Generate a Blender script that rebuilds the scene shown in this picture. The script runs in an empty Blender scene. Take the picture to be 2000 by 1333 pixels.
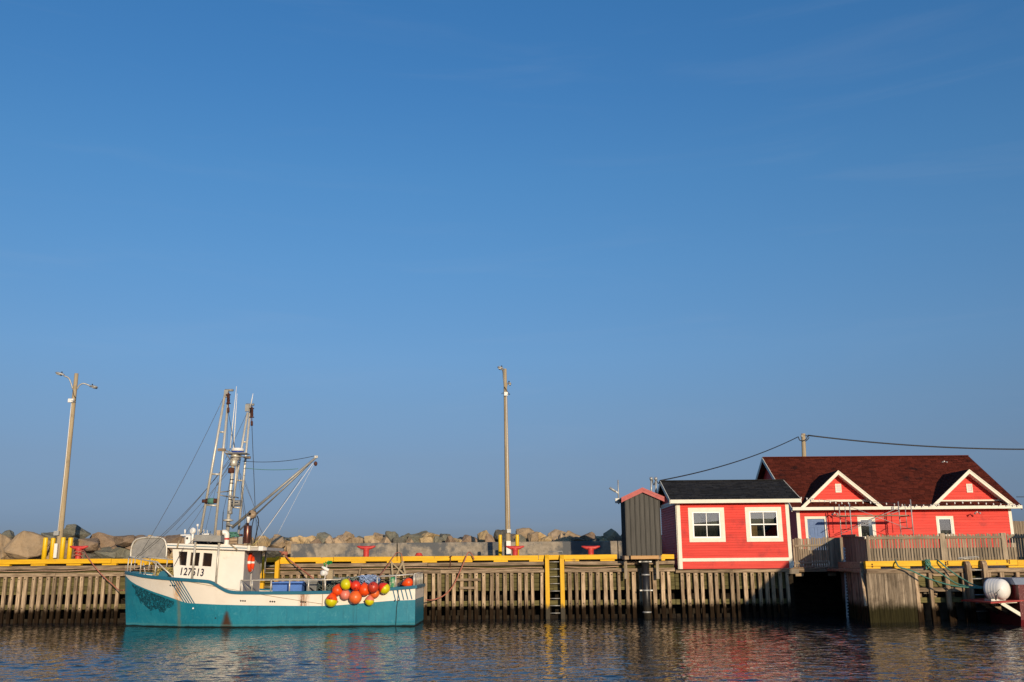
import bpy, bmesh, math, random
import numpy as np
from math import sin, cos, tan, atan, atan2, radians, pi, sqrt, degrees
from mathutils import Vector as V, Matrix, noise
random.seed(7)
SC = bpy.context.scene
COL = SC.collection

# ------------------------------------------------------------------ camera
F, H, PITCH, ROLL = 1850.0, 2.29, atan(434 / 1850.0), 0.0084
_f = V((0, cos(PITCH), sin(PITCH))); _r0 = V((1, 0, 0)); _u0 = V((0, -sin(PITCH), cos(PITCH)))
CR = _r0 * cos(ROLL) - _u0 * sin(ROLL); CU = _u0 * cos(ROLL) + _r0 * sin(ROLL)
CAM = V((0, 0, H))
cd = bpy.data.cameras.new('camera'); cam = bpy.data.objects.new('camera', cd); COL.objects.link(cam)
cd.sensor_width = 36; cd.sensor_fit = 'HORIZONTAL'; cd.lens = F * 36 / 2000; cd.clip_start = 0.1; cd.clip_end = 9000
cam.matrix_world = Matrix(((CR.x, CU.x, -_f.x, 0), (CR.y, CU.y, -_f.y, 0), (CR.z, CU.z, -_f.z, H), (0, 0, 0, 1)))
SC.camera = cam

# ------------------------------------------------------------------ sky, sun, exposure
SUN_TO = V((0.31, -1.0, 0.205)).normalized()
EL = math.asin(SUN_TO.z); AZ = atan2(SUN_TO.x, SUN_TO.y)
w = bpy.data.worlds.new('World'); SC.world = w; w.use_nodes = True
nt = w.node_tree; bg = nt.nodes['Background']
sky = nt.nodes.new('ShaderNodeTexSky'); sky.sky_type = 'NISHITA'; sky.sun_disc = False
sky.sun_elevation = EL; sky.sun_rotation = AZ; sky.altitude = 0; sky.air_density = 1.0; sky.dust_density = 0.6; sky.ozone_density = 3.0
bg.inputs['Strength'].default_value = 0.12 * 1.25
tcw = nt.nodes.new('ShaderNodeTexCoord'); sep = nt.nodes.new('ShaderNodeSeparateXYZ'); nt.links.new(tcw.outputs['Generated'], sep.inputs[0])
rmp = nt.nodes.new('ShaderNodeValToRGB'); nt.links.new(sep.outputs[2], rmp.inputs[0]); rmp.color_ramp.interpolation = 'LINEAR'
AIR = [(0.0, (.33, .41, .80)), (.042, (.363, .429, .777)), (.073, (.439, .467, .701)), (.105, (.517, .522, .696)), (.158, (.62, .655, .792)), (.211, (.683, .792, .932)), (.305, (.67, .927, 1.094)), (.389, (.631, 1.002, 1.204)), (.469, (.56, 1.01, 1.28)), (.543, (.528, 1.039, 1.348)), (1.0, (.45, 1.0, 1.40))]
for i, (p, c) in enumerate(AIR):
    el_ = rmp.color_ramp.elements[i] if i < 1 else (rmp.color_ramp.elements[-1] if i == len(AIR) - 1 else rmp.color_ramp.elements.new(p))
    el_.position = p; el_.color = (*[q * 0.8 for q in c], 1)
mulw = nt.nodes.new('ShaderNodeMix'); mulw.data_type = 'RGBA'; mulw.blend_type = 'MULTIPLY'; mulw.inputs[0].default_value = 1.0
nt.links.new(sky.outputs[0], mulw.inputs[6]); nt.links.new(rmp.outputs[0], mulw.inputs[7]); 
cmap = nt.nodes.new('ShaderNodeMapping'); cmap.inputs['Scale'].default_value = (1.6, 1.6, 13); cmap.inputs['Rotation'].default_value = (0.10, 0.05, 0); nt.links.new(tcw.outputs['Generated'], cmap.inputs[0])
cn = nt.nodes.new('ShaderNodeTexNoise'); cn.inputs['Scale'].default_value = 2.2; cn.inputs['Detail'].default_value = 7; cn.inputs['Roughness'].default_value = .58; cn.inputs['Distortion'].default_value = .7; nt.links.new(cmap.outputs[0], cn.inputs['Vector'])
cr_ = nt.nodes.new('ShaderNodeMapRange'); cr_.interpolation_type = 'SMOOTHSTEP'; cr_.inputs[1].default_value = .5; cr_.inputs[2].default_value = .8; cr_.inputs[4].default_value = .045; nt.links.new(cn.outputs[0], cr_.inputs[0])
cmx = nt.nodes.new('ShaderNodeMix'); cmx.data_type = 'RGBA'; nt.links.new(cr_.outputs[0], cmx.inputs[0]); nt.links.new(mulw.outputs[2], cmx.inputs[6]); cmx.inputs[7].default_value = (3.0, 3.3, 3.8, 1); nt.links.new(cmx.outputs[2], bg.inputs['Color'])

sl = bpy.data.lights.new('sun', 'SUN'); so = bpy.data.objects.new('sun', sl); COL.objects.link(so)
sl.energy = 4.2; sl.angle = radians(0.55); sl.color = (1.0, 0.81, 0.57)
so.location = (20, -60, 30); so.rotation_euler = (-SUN_TO).to_track_quat('-Z', 'Y').to_euler()
SC.view_settings.view_transform = 'Standard'; SC.view_settings.look = 'None'
SC.view_settings.exposure = 0.0; SC.view_settings.gamma = 1.0; SC.view_settings.use_curve_mapping = False

# ------------------------------------------------------------------ helpers
def W(px, py, Y):
    """point on the vertical plane at distance Y that the given photo pixel looks at"""
    d = _f + CR * ((px - 1000) / F) - CU * ((py - 666.5) / F)
    return CAM + d * (Y / d.y)

def WX(px, py, Y): return W(px, py, Y).x
def WZ(px, py, Y): return W(px, py, Y).z

class MB:
    def __init__(s): s.v = []; s.f = []; s.sm = []; s.mi = []
    def add(s, vs, fs, smooth=False, mi=0):
        o = len(s.v); s.v += [tuple(p) for p in vs]
        for f in fs: s.f.append([i + o for i in f]); s.sm.append(smooth); s.mi.append(mi)
        return s
    def box(s, a, b, mi=0):
        x0, y0, z0 = [min(p, q) for p, q in zip(a, b)]; x1, y1, z1 = [max(p, q) for p, q in zip(a, b)]
        return s.add([(x0, y0, z0), (x1, y0, z0), (x1, y1, z0), (x0, y1, z0), (x0, y0, z1), (x1, y0, z1), (x1, y1, z1), (x0, y1, z1)],
                     [(0, 3, 2, 1), (4, 5, 6, 7), (0, 1, 5, 4), (1, 2, 6, 5), (2, 3, 7, 6), (3, 0, 4, 7)], mi=mi)
    def bar(s, p, q, w, h, up=(0, 0, 1), ch=0.0, mi=0):
        """beam from p to q, w wide (sideways) and h high, long edges chamfered by ch"""
        p, q = V(p), V(q); d = (q - p).normalized(); up = V(up)
        if abs(d.dot(up)) > 0.99: up = V((0, 1, 0))
        a = d.cross(up).normalized(); b = a.cross(d).normalized()
        x, y = w / 2, h / 2
        if ch > 0: sec = [(x - ch, -y), (x, -y + ch), (x, y - ch), (x - ch, y), (-x + ch, y), (-x, y - ch), (-x, -y + ch), (-x + ch, -y)]
        else: sec = [(x, -y), (x, y), (-x, y), (-x, -y)]
        n = len(sec); vs = [p + a * u + b * v for u, v in sec] + [q + a * u + b * v for u, v in sec]
        fs = [(i, i + n, (i + 1) % n + n, (i + 1) % n) for i in range(n)] + [tuple(range(n)), tuple(range(2 * n - 1, n - 1, -1))]
        return s.add(vs, fs, mi=mi)
    def tube(s, pts, r, n=8, mi=0, cap=True, smooth=True):
        pts = [V(p) for p in pts]; m = len(pts); rs = r if isinstance(r, (list, tuple)) else [r] * m
        vs = []; pa = None
        for i, p in enumerate(pts):
            t = (pts[min(i + 1, m - 1)] - pts[max(i - 1, 0)])
            t = t.normalized() if t.length > 1e-9 else V((0, 0, 1))
            if pa is None:
                a = t.orthogonal().normalized()
            else:
                a = (pa - t * pa.dot(t)); a = a.normalized() if a.length > 1e-6 else t.orthogonal().normalized()
            pa = a; b = t.cross(a)
            vs += [p + (a * cos(2 * pi * k / n) + b * sin(2 * pi * k / n)) * rs[i] for k in range(n)]
        fs = [(i * n + k, i * n + (k + 1) % n, (i + 1) * n + (k + 1) % n, (i + 1) * n + k) for i in range(m - 1) for k in range(n)]
        o = len(s.v); s.add(vs, fs, smooth, mi)
        if cap: s.add([], [])
        if cap:
            s.f.append([o + k for k in range(n)][::-1]); s.sm.append(False); s.mi.append(mi)
            s.f.append([o + (m - 1) * n + k for k in range(n)]); s.sm.append(False); s.mi.append(mi)
        return s
    def lathe(s, prof, base, axis=(0, 0, 1), n=20, mi=0, smooth=True):
        """prof: (radius, distance along axis)"""
        ax = V(axis).normalized(); a = ax.orthogonal().normalized(); b = ax.cross(a); base = V(base)
        vs = []; m = len(prof)
        for r, t in prof: vs += [base + ax * t + (a * cos(2 * pi * k / n) + b * sin(2 * pi * k / n)) * max(r, 1e-4) for k in range(n)]
        fs = [(i * n + k, i * n + (k + 1) % n, (i + 1) * n + (k + 1) % n, (i + 1) * n + k) for i in range(m - 1) for k in range(n)]
        o = len(s.v); s.add(vs, fs, smooth, mi)
        s.f.append([o + k for k in range(n)][::-1]); s.sm.append(False); s.mi.append(mi)
        s.f.append([o + (m - 1) * n + k for k in range(n)]); s.sm.append(False); s.mi.append(mi)
        return s
    def prism(s, poly, ext, mi=0):
        poly = [V(p) for p in poly]; e = V(ext); n = len(poly)
        return s.add(poly + [p + e for p in poly], [tuple(range(n)), tuple(range(2 * n - 1, n - 1, -1))] + [(i, i + n, (i + 1) % n + n, (i + 1) % n) for i in range(n)], mi=mi)
    def rect(s, x0, y0, x1, y1, Y, d, mi=0):
        """box that covers photo pixels x0..x1, y0..y1 on plane Y, d deep (away)"""
        ym = (y0 + y1) / 2; xm = (x0 + x1) / 2
        return s.box((WX(x0, ym, Y), Y, WZ(xm, y1, Y)), (WX(x1, ym, Y), Y + d, WZ(xm, y0, Y)), mi=mi)

WORG = {}
def mesh_of(name, mb, org, mats):
    me = bpy.data.meshes.new(name)
    me.from_pydata([(x - org[0], y - org[1], z - org[2]) for x, y, z in mb.v], [], mb.f)
    bm = bmesh.new(); bm.from_mesh(me)
    bmesh.ops.recalc_face_normals(bm, faces=bm.faces); bm.to_mesh(me); bm.free()
    me.polygons.foreach_set('use_smooth', mb.sm); me.polygons.foreach_set('material_index', mb.mi)
    for m in (mats if isinstance(mats, (list, tuple)) else [mats]): me.materials.append(m)
    return me
def base_of(mb):
    a = np.array(mb.v); lo, hi = a.min(0), a.max(0); return V(((lo[0] + hi[0]) / 2, (lo[1] + hi[1]) / 2, lo[2]))
def link(o, parent, org):
    COL.objects.link(o); WORG[o.name] = V(org)
    o.location = V(org) - (WORG[parent.name] if parent else V((0, 0, 0)))
    if parent: o.parent = parent
    return o
def put(name, mb, mat, parent=None, label=None, kind=None):
    org = base_of(mb); o = bpy.data.objects.new(name, mesh_of(name, mb, org, mat)); link(o, parent, org)
    if label: o['label'] = label
    if kind: o['kind'] = kind
    return o
def again(src, parent, org, rz=0, scale=None, name=None):
    o = bpy.data.objects.new(name or src.name.split('.')[0], src.data); link(o, parent, org)
    o.rotation_euler.z = rz
    if scale: o.scale = scale
    return o
def root(name, label, cat, loc, group=None):
    o = bpy.data.objects.new(name, None); o.empty_display_size = 0.2; link(o, None, V(loc))
    o['label'] = label; o['category'] = cat
    if group: o['group'] = group
    return o
def solo(name, mb, mat, label, cat, group=None):
    o = put(name, mb, mat); o['label'] = label; o['category'] = cat
    if group: o['group'] = group
    return o
def struct(name, mb, mat, kind='structure'):
    o = put(name, mb, mat); o['kind'] = kind; return o
def sag(p, q, s, n=14):
    p, q = V(p), V(q); return [p.lerp(q, t / n) - V((0, 0, 4 * s * (t / n) * (1 - t / n))) for t in range(n + 1)]
def smoothpath(ctrl, n=8):
    c = [V(p) for p in ctrl]; c = [c[0]] + c + [c[-1]]; out = []
    for i in range(1, len(c) - 2):
        for k in range(n):
            t = k / n; a, b, d, e = c[i - 1], c[i], c[i + 1], c[i + 2]
            out.append(0.5 * ((2 * b) + (d - a) * t + (2 * a - 5 * b + 4 * d - e) * t * t + (3 * b - a - 3 * d + e) * t ** 3))
    return out + [c[-2]]

# ------------------------------------------------------------------ materials
class N:
    """small wrapper round a node tree"""
    def __init__(s, name):
        s.m = bpy.data.materials.new(name); s.m.use_nodes = True; s.t = s.m.node_tree; s.b = s.t.nodes['Principled BSDF']
    def n(s, typ, **kw):
        d = s.t.nodes.new('ShaderNode' + typ)
        for k, v in kw.items():
            if k.startswith('i_'): d.inputs[int(k[2:])].default_value = v
            else: setattr(d, k, v)
        return d
    def l(s, a, b): s.t.links.new(a, b); return s
    def math(s, op, a, b=None, clamp=False):
        d = s.n('Math', operation=op, use_clamp=clamp)
        for i, q in enumerate((a, b)):
            if q is None: continue
            if hasattr(q, 'is_linked'): s.l(q, d.inputs[i])
            else: d.inputs[i].default_value = q
        return d.outputs[0]
    def ramp(s, x, lo, hi):
        d = s.n('MapRange', interpolation_type='SMOOTHSTEP'); s.l(x, d.inputs[0]); d.inputs[1].default_value = lo; d.inputs[2].default_value = hi; return d.outputs[0]
    def mix(s, f, a, b, mode='MIX'):
        d = s.n('Mix', data_type='RGBA', blend_type=mode)
        if hasattr(f, 'is_linked'): s.l(f, d.inputs[0])
        else: d.inputs[0].default_value = f
        for i, q in ((6, a), (7, b)):
            if hasattr(q, 'is_linked'): s.l(q, d.inputs[i])
            else: d.inputs[i].default_value = (*q, 1)
        return d.outputs[2]
    def noise(s, vec, scale, detail=4, rough=0.6, dist=0.0):
        d = s.n('TexNoise'); s.l(vec, d.inputs['Vector']); d.inputs['Scale'].default_value = scale; d.inputs['Detail'].default_value = detail
        d.inputs['Roughness'].default_value = rough; d.inputs['Distortion'].default_value = dist; return d.outputs[0]
    def coords(s, stretch=(1, 1, 1)):
        tc = s.n('TexCoord'); oi = s.n('ObjectInfo')
        off = s.n('VectorMath', operation='ADD'); sc = s.math('MULTIPLY', oi.outputs['Random'], 60.0)
        s.l(tc.outputs['Object'], off.inputs[0]); s.l(sc, off.inputs[1])
        mp = s.n('Mapping'); mp.inputs['Scale'].default_value = stretch; s.l(off.outputs[0], mp.inputs[0])
        s.rnd = oi.outputs['Random']; s.obj = tc.outputs['Object']; return mp.outputs[0]
    def posz(s):
        g = s.n('NewGeometry'); x = s.n('SeparateXYZ'); s.l(g.outputs['Position'], x.inputs[0]); s.pos = g.outputs['Position']; s.island = g.outputs['Random Per Island']
        s.px, s.py = x.outputs[0], x.outputs[1]; return x.outputs[2]

def mat(name, c1, c2=None, scale=4.0, stretch=(1, 1, 1), rough=0.65, bump=0.0, bdist=0.01, rand=0.0, spec=0.35, metal=0.0,
        wet=None, dirt=None, dirt_scale=1.2, dirt_lo=0.5, dirt_hi=0.75, detail=5, island=0.0):
    k = N(name); vec = k.coords(stretch); z = k.posz(); c2 = c2 or tuple(x * 0.75 for x in c1)
    ns = k.noise(vec, scale, detail)
    col = k.mix(k.ramp(ns, 0.3, 0.7), c1, c2)
    if dirt:
        raw = k.n('Vector' + 'Math', operation='ADD'); k.l(k.pos, raw.inputs[0]); raw.inputs[1].default_value = (3.1, 7.7, 1.3)
        dn = k.noise(raw.outputs[0], dirt_scale, 6, 0.65); col = k.mix(k.ramp(dn, dirt_lo, dirt_hi), col, dirt)
    if rand or island:
        hv = k.n('HueSaturation'); k.l(col, hv.inputs['Color'])
        src = k.rnd if rand else k.island; amt = rand or island
        v = k.math('ADD', k.math('MULTIPLY', src, 2 * amt), 1 - amt); k.l(v, hv.inputs['Value']); col = hv.outputs[0]
    rsock = None
    if wet:
        z0, zw, wc = wet
        wn = k.noise(k.pos, 2.3, 4, 0.7); zz = k.math('ADD', z, k.math('MULTIPLY', k.math('SUBTRACT', wn, 0.5), -0.45))
        fine = k.noise(vec, scale * 0.7, 3); zz = k.math('ADD', zz, k.math('MULTIPLY', k.math('SUBTRACT', fine, 0.5), 0.25))
        f = k.ramp(zz, z0 + zw, z0 - zw)
        dark = k.mix(k.ramp(ns, 0.35, 0.7), wc, tuple(x * 0.45 for x in wc))
        # pale weedy scum line
        col = k.mix(f, col, dark)
        rsock = k.math('SUBTRACT', rough, k.math('MULTIPLY', f, 0.05))
    k.l(col, k.b.inputs['Base Color'])
    if rsock: k.l(rsock, k.b.inputs['Roughness'])
    else:
        rr = k.math('ADD', rough - 0.08, k.math('MULTIPLY', ns, 0.16), True); k.l(rr, k.b.inputs['Roughness'])
    k.b.inputs['Metallic'].default_value = metal; k.b.inputs['Specular IOR Level'].default_value = spec
    if bump:
        bn = k.noise(vec, scale * 2.2, 6, 0.65); bp = k.n('Bump'); bp.inputs['Strength'].default_value = bump; bp.inputs['Distance'].default_value = bdist
        k.l(bn, bp.inputs['Height']); k.l(bp.outputs[0], k.b.inputs['Normal'])
    return k.m

WETC = (0.024, 0.014, 0.007)
m_slat = mat('weathered_timber_upright', (0.49, 0.365, 0.24), (0.21, 0.145, 0.092), 2.0, (9, 9, 0.8), 0.85, 0.5, 0.012, rand=0.36, spec=0.08, wet=(0.58, 0.17, WETC), dirt=(0.10, 0.075, 0.05), dirt_scale=2.2, dirt_lo=0.56, dirt_hi=0.8)
m_beam = mat('weathered_timber_beam', (0.38, 0.285, 0.19), (0.15, 0.105, 0.068), 2.0, (0.8, 9, 9), 0.88, 0.55, 0.012, rand=0.22, spec=0.15, wet=(0.5, 0.15, WETC), dirt=(0.10, 0.07, 0.045), dirt_scale=1.6, dirt_lo=0.55, dirt_hi=0.8)
m_sheet = mat('grey_brown_sheeting_plank', (0.34, 0.27, 0.195), (0.15, 0.115, 0.08), 2.0, (8, 8, 0.6), 0.88, 0.5, 0.012, rand=0.34, spec=0.08, wet=(0.66, 0.2, (0.030, 0.026, 0.010)), dirt=(0.09, 0.07, 0.05), dirt_scale=1.9, dirt_lo=0.48, dirt_hi=0.75)
m_green = mat('treated_green_plank', (0.15, 0.13, 0.055), (0.08, 0.072, 0.032), 2.0, (0.7, 8, 8), 0.9, 0.4, 0.01, rand=0.3, spec=0.1, wet=(0.5, 0.12, (0.02, 0.018, 0.01)))
m_gapshade = mat('shade_black_timber', (0.035, 0.028, 0.02), (0.015, 0.012, 0.01), 2.0, (1, 4, 4), 0.95, 0.2, spec=0.05)  # near-black colour stands in for shade inside the wharf
m_yel = mat('yellow_paint_timber', (0.80, 0.46, 0.012), (0.66, 0.36, 0.01), 2.2, (0.6, 7, 7), 0.6, 0.3, 0.006, rand=0.10, spec=0.3, dirt=(0.26, 0.17, 0.07), dirt_scale=4.5, dirt_lo=0.60, dirt_hi=0.76)
m_yelv = mat('yellow_paint_ladder', (0.78, 0.44, 0.015), (0.62, 0.34, 0.012), 2.2, (7, 7, 0.6), 0.6, 0.3, 0.006, spec=0.3, wet=(0.52, 0.16, (0.028, 0.018, 0.004)), dirt=(0.30, 0.17, 0.02), dirt_scale=3.5, dirt_lo=0.66, dirt_hi=0.86)
m_ypost = mat('yellow_steel_post', (0.82, 0.50, 0.01), (0.76, 0.45, 0.01), 6, rough=0.4, spec=0.4, dirt=(0.4, 0.24, 0.03), dirt_scale=5, dirt_lo=0.7, dirt_hi=0.85)
m_cleat = mat('red_paint_iron', (0.60, 0.055, 0.045), (0.45, 0.035, 0.03), 7, rough=0.5, bump=0.15, bdist=0.004, spec=0.4, dirt=(0.25, 0.06, 0.04), dirt_scale=6, dirt_lo=0.6, dirt_hi=0.8)
m_conc = mat('stained_concrete', (0.35, 0.30, 0.235), (0.24, 0.205, 0.16), 5, rough=0.92, bump=0.4, bdist=0.012, spec=0.15, dirt=(0.11, 0.115, 0.12), dirt_scale=0.75, dirt_lo=0.45, dirt_hi=0.57)
m_pole = mat('pale_wood_pole', (0.44, 0.35, 0.22), (0.32, 0.245, 0.15), 2.0, (8, 8, 0.5), 0.85, 0.3, 0.006, spec=0.15, dirt=(0.22, 0.17, 0.11), dirt_scale=1.5, dirt_lo=0.55, dirt_hi=0.8)
m_galv = mat('galvanised_metal', (0.46, 0.46, 0.44), (0.34, 0.34, 0.33), 14, rough=0.5, spec=0.5, metal=0.35)
m_alu = mat('worn_aluminium_tube', (0.64, 0.60, 0.52), (0.50, 0.46, 0.38), 5, (3, 3, 1), rough=0.42, spec=0.5, metal=0.3, dirt=(0.30, 0.20, 0.11), dirt_scale=4, dirt_lo=0.6, dirt_hi=0.8)
m_alug = mat('grey_aluminium_box', (0.33, 0.32, 0.29), (0.26, 0.25, 0.23), 5, rough=0.5, metal=0.3, spec=0.4)
m_white = mat('white_gloss_paint', (0.80, 0.75, 0.67), (0.75, 0.70, 0.62), 2.5, rough=0.35, spec=0.45, dirt=(0.60, 0.52, 0.42), dirt_scale=1.4, dirt_lo=0.62, dirt_hi=0.85)
m_trim = mat('cream_house_trim', (0.80, 0.76, 0.64), (0.75, 0.70, 0.58), 5, rough=0.6, bump=0.06, bdist=0.003, spec=0.3, dirt=(0.55, 0.49, 0.38), dirt_scale=2.5, dirt_lo=0.65, dirt_hi=0.85)
m_vinyl = mat('white_window_vinyl', (0.82, 0.82, 0.80), (0.80, 0.80, 0.78), 5, rough=0.35, spec=0.4)
m_red = mat('red_clapboard_paint', (0.72, 0.054, 0.036), (0.64, 0.043, 0.030), 1.6, (0.5, 6, 6), 0.6, 0.15, 0.004, rand=0.10, spec=0.3, dirt=(0.42, 0.032, 0.028), dirt_scale=1.9, dirt_lo=0.50, dirt_hi=0.8)
m_redtrim = mat('faded_red_roof_trim', (0.42, 0.062, 0.055), (0.36, 0.05, 0.045), 5, rough=0.5, spec=0.4)
m_shred = mat('dark_red_asphalt_shingle', (0.120, 0.023, 0.012), (0.080, 0.016, 0.009), 30, rough=0.92, bump=0.5, bdist=0.006, spec=0.12, island=0.35, dirt=(0.032, 0.010, 0.008), dirt_scale=0.9, dirt_lo=0.58, dirt_hi=0.72)
m_shblk = mat('charcoal_asphalt_shingle', (0.026, 0.025, 0.025), (0.014, 0.014, 0.015), 30, rough=0.85, bump=0.5, bdist=0.006, spec=0.2, island=0.5)
m_metalhut = mat('charcoal_ribbed_steel', (0.041, 0.038, 0.033), (0.034, 0.032, 0.028), 3, (6, 6, 0.5), rough=0.55, spec=0.35)
m_raw = mat('raw_new_lumber', (0.55, 0.33, 0.15), (0.45, 0.26, 0.11), 2.5, (0.8, 8, 8), 0.8, 0.2, 0.005)
m_black = mat('black_rubber', (0.018, 0.018, 0.02), (0.012, 0.012, 0.013), 6, rough=0.55, spec=0.3)
m_pipe = mat('black_pipe', (0.020, 0.019, 0.020), (0.012, 0.012, 0.012), 3, rough=0.4, spec=0.4, wet=(0.45, 0.15, (0.03, 0.026, 0.02)))
m_navy = mat('navy_lettering', (0.02, 0.018, 0.04), (0.016, 0.014, 0.03), 6, rough=0.5)
m_fence = mat('grey_picket_wood', (0.34, 0.275, 0.195), (0.20, 0.16, 0.115), 2.0, (9, 9, 0.8), 0.9, 0.4, 0.008, rand=0.28, spec=0.12)
m_fenceb = mat('grey_fence_rail', (0.33, 0.27, 0.19), (0.20, 0.16, 0.115), 2.0, (0.8, 9, 9), 0.9, 0.4, 0.008, rand=0.2, spec=0.12)
m_rust = mat('rusty_iron', (0.13, 0.045, 0.028), (0.06, 0.028, 0.02), 14, rough=0.8, bump=0.4, bdist=0.006, spec=0.3, metal=0.2)
m_copper = mat('copper_brown_exhaust', (0.16, 0.065, 0.045), (0.11, 0.045, 0.035), 5, (5, 5, 1), rough=0.3, metal=0.7, spec=0.5)
m_wire = mat('dark_wire', (0.03, 0.03, 0.032), (0.02, 0.02, 0.02), 8, rough=0.6)
m_steelw = mat('steel_cable', (0.14, 0.13, 0.12), (0.09, 0.085, 0.08), 8, rough=0.5, metal=0.4)
m_orope = mat('faded_orange_rope', (0.46, 0.17, 0.11), (0.34, 0.12, 0.08), 30, rough=0.9, bump=0.5, bdist=0.01)
m_hose = mat('faded_pink_hose', (0.50, 0.32, 0.22), (0.40, 0.25, 0.17), 8, rough=0.7)
m_grope = mat('sea_green_rope', (0.10, 0.26, 0.20), (0.06, 0.17, 0.13), 30, rough=0.9, bump=0.5, bdist=0.01)
m_yrope = mat('straw_yellow_rope', (0.50, 0.40, 0.13), (0.38, 0.30, 0.10), 30, rough=0.9)
m_trope = mat('tan_rope', (0.40, 0.32, 0.20), (0.28, 0.22, 0.14), 30, rough=0.9)
m_bluetub = mat('blue_plastic_tub', (0.085, 0.20, 0.55), (0.075, 0.175, 0.48), 5, rough=0.5, spec=0.35, dirt=(0.06, 0.12, 0.30), dirt_scale=4, dirt_lo=0.62, dirt_hi=0.8)
m_greytub = mat('grey_plastic_tub', (0.20, 0.20, 0.19), (0.15, 0.15, 0.14), 5, rough=0.6)
m_teal = mat('teal_paint_trim', (0.022, 0.145, 0.22), (0.018, 0.12, 0.19), 3, rough=0.4, spec=0.45, dirt=(0.07, 0.20, 0.26), dirt_scale=3, dirt_lo=0.6, dirt_hi=0.8)
m_bglass = mat('dark_wheelhouse_glass', (0.012, 0.012, 0.015), (0.03, 0.018, 0.012), 3, rough=0.08, spec=0.3)
m_brown = mat('varnished_brown_reveal', (0.26, 0.10, 0.03), (0.18, 0.07, 0.025), 3, (6, 6, 1), rough=0.5)
m_grey = mat('grey_painted_wall', (0.48, 0.45, 0.42), (0.42, 0.39, 0.36), 3, rough=0.6, dirt=(0.30, 0.26, 0.22), dirt_scale=3, dirt_lo=0.6, dirt_hi=0.8)
m_bluedoor = mat('slate_blue_door', (0.065, 0.145, 0.34), (0.058, 0.13, 0.30), 4, rough=0.5)
m_tarp = mat('dark_tarpaulin', (0.02, 0.022, 0.035), (0.012, 0.013, 0.02), 4, rough=0.5, bump=0.5, bdist=0.03)
m_plastic = mat('white_plastic', (0.80, 0.78, 0.74), (0.76, 0.74, 0.70), 5, rough=0.4)
m_gplastic = mat('green_plastic', (0.02, 0.30, 0.07), (0.012, 0.20, 0.05), 8, rough=0.5)
m_net = mat('tangled_grey_green_net', (0.16, 0.20, 0.17), (0.06, 0.08, 0.07), 20, rough=0.9, island=0.5)
m_bnet = mat('pale_blue_net', (0.30, 0.40, 0.60), (0.20, 0.28, 0.45), 20, rough=0.9, island=0.4)
m_hullred = mat('dark_red_hull_paint', (0.12, 0.008, 0.013), (0.09, 0.006, 0.010), 3, rough=0.4, spec=0.4)
m_plank_red = mat('red_painted_plank', (0.42, 0.04, 0.035), (0.30, 0.03, 0.025), 3, (0.6, 6, 6), rough=0.6)
m_greyc = mat('grey_vinyl_cover', (0.24, 0.27, 0.33), (0.20, 0.23, 0.28), 3, rough=0.6)
m_shade_int = mat('room_interior', (0.10, 0.09, 0.07), (0.07, 0.062, 0.05), 2, rough=0.9)
m_blind = mat('pale_window_blind', (0.19, 0.185, 0.16), (0.165, 0.16, 0.14), 1.5, rough=0.9)
m_curt = mat('brown_grey_curtain', (0.085, 0.075, 0.055), (0.045, 0.04, 0.03), 1.6, (6, 6, 0.6), rough=0.95)
m_bluedot = mat('blue_sticker', (0.015, 0.13, 0.42), rough=0.5)
m_found = mat('dark_foundation', (0.035, 0.033, 0.03), (0.02, 0.02, 0.02), 3, rough=0.95)

def glass_mat():
    k = N('window_glass'); k.t.nodes.remove(k.b); o = k.t.nodes['Material Output']
    g = k.n('BsdfGlossy'); g.inputs['Roughness'].default_value = 0.0; g.inputs['Color'].default_value = (0.95, 0.97, 1, 1)
    t = k.n('BsdfTransparent'); t.inputs['Color'].default_value = (0.72, 0.75, 0.72, 1)
    mx = k.n('MixShader'); mx.inputs[0].default_value = 0.12; k.l(t.outputs[0], mx.inputs[1]); k.l(g.outputs[0], mx.inputs[2]); k.l(mx.outputs[0], o.inputs[0]); return k.m
m_glass = glass_mat()

def rock_mat():
    k = N('breakwater_rock'); vec = k.coords((1, 1, 1)); z = k.posz()
    oc = k.n('ObjectInfo')
    n1 = k.noise(vec, 2.2, 7, 0.7); c = k.mix(k.ramp(n1, 0.38, 0.75), oc.outputs['Color'], (0.07, 0.06, 0.045), 'MIX')
    n2 = k.noise(vec, 9, 6, 0.7); c = k.mix(k.math('MULTIPLY', k.ramp(n2, 0.45, 0.75), 0.5), c, (0.42, 0.34, 0.24))
    c = k.mix(0.62, oc.outputs['Color'], c)
    k.l(c, k.b.inputs['Base Color']); k.b.inputs['Roughness'].default_value = 0.92; k.b.inputs['Specular IOR Level'].default_value = 0.15
    bp = k.n('Bump'); bp.inputs['Strength'].default_value = 0.8; bp.inputs['Distance'].default_value = 0.06; k.l(k.noise(vec, 3.5, 8, 0.7), bp.inputs['Height']); k.l(bp.outputs[0], k.b.inputs['Normal']); return k.m
m_rock = rock_mat()

def water_mat():
    k = N('harbour_water'); z = k.posz()
    k.b.inputs['Base Color'].default_value = (0.008, 0.013, 0.017, 1); k.b.inputs['Roughness'].default_value = 0.03; k.b.inputs['IOR'].default_value = 1.333; k.b.inputs['Specular IOR Level'].default_value = 0.30
    mp = k.n('Mapping'); mp.inputs['Scale'].default_value = (0.7, 1.0, 1.0); k.l(k.pos, mp.inputs[0])
    h = k.math('ADD', k.noise(mp.outputs[0], 3.4, 2, 0.5, 0.6), k.math('MULTIPLY', k.noise(mp.outputs[0], 8.0, 1, 0.5, 0.5), 0.3))
    bp = k.n('Bump'); bp.inputs['Strength'].default_value = 1.0; bp.inputs['Distance'].default_value = 0.028; k.l(h, bp.inputs['Height']); k.l(bp.outputs[0], k.b.inputs['Normal']); return k.m
m_water = water_mat()

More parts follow.
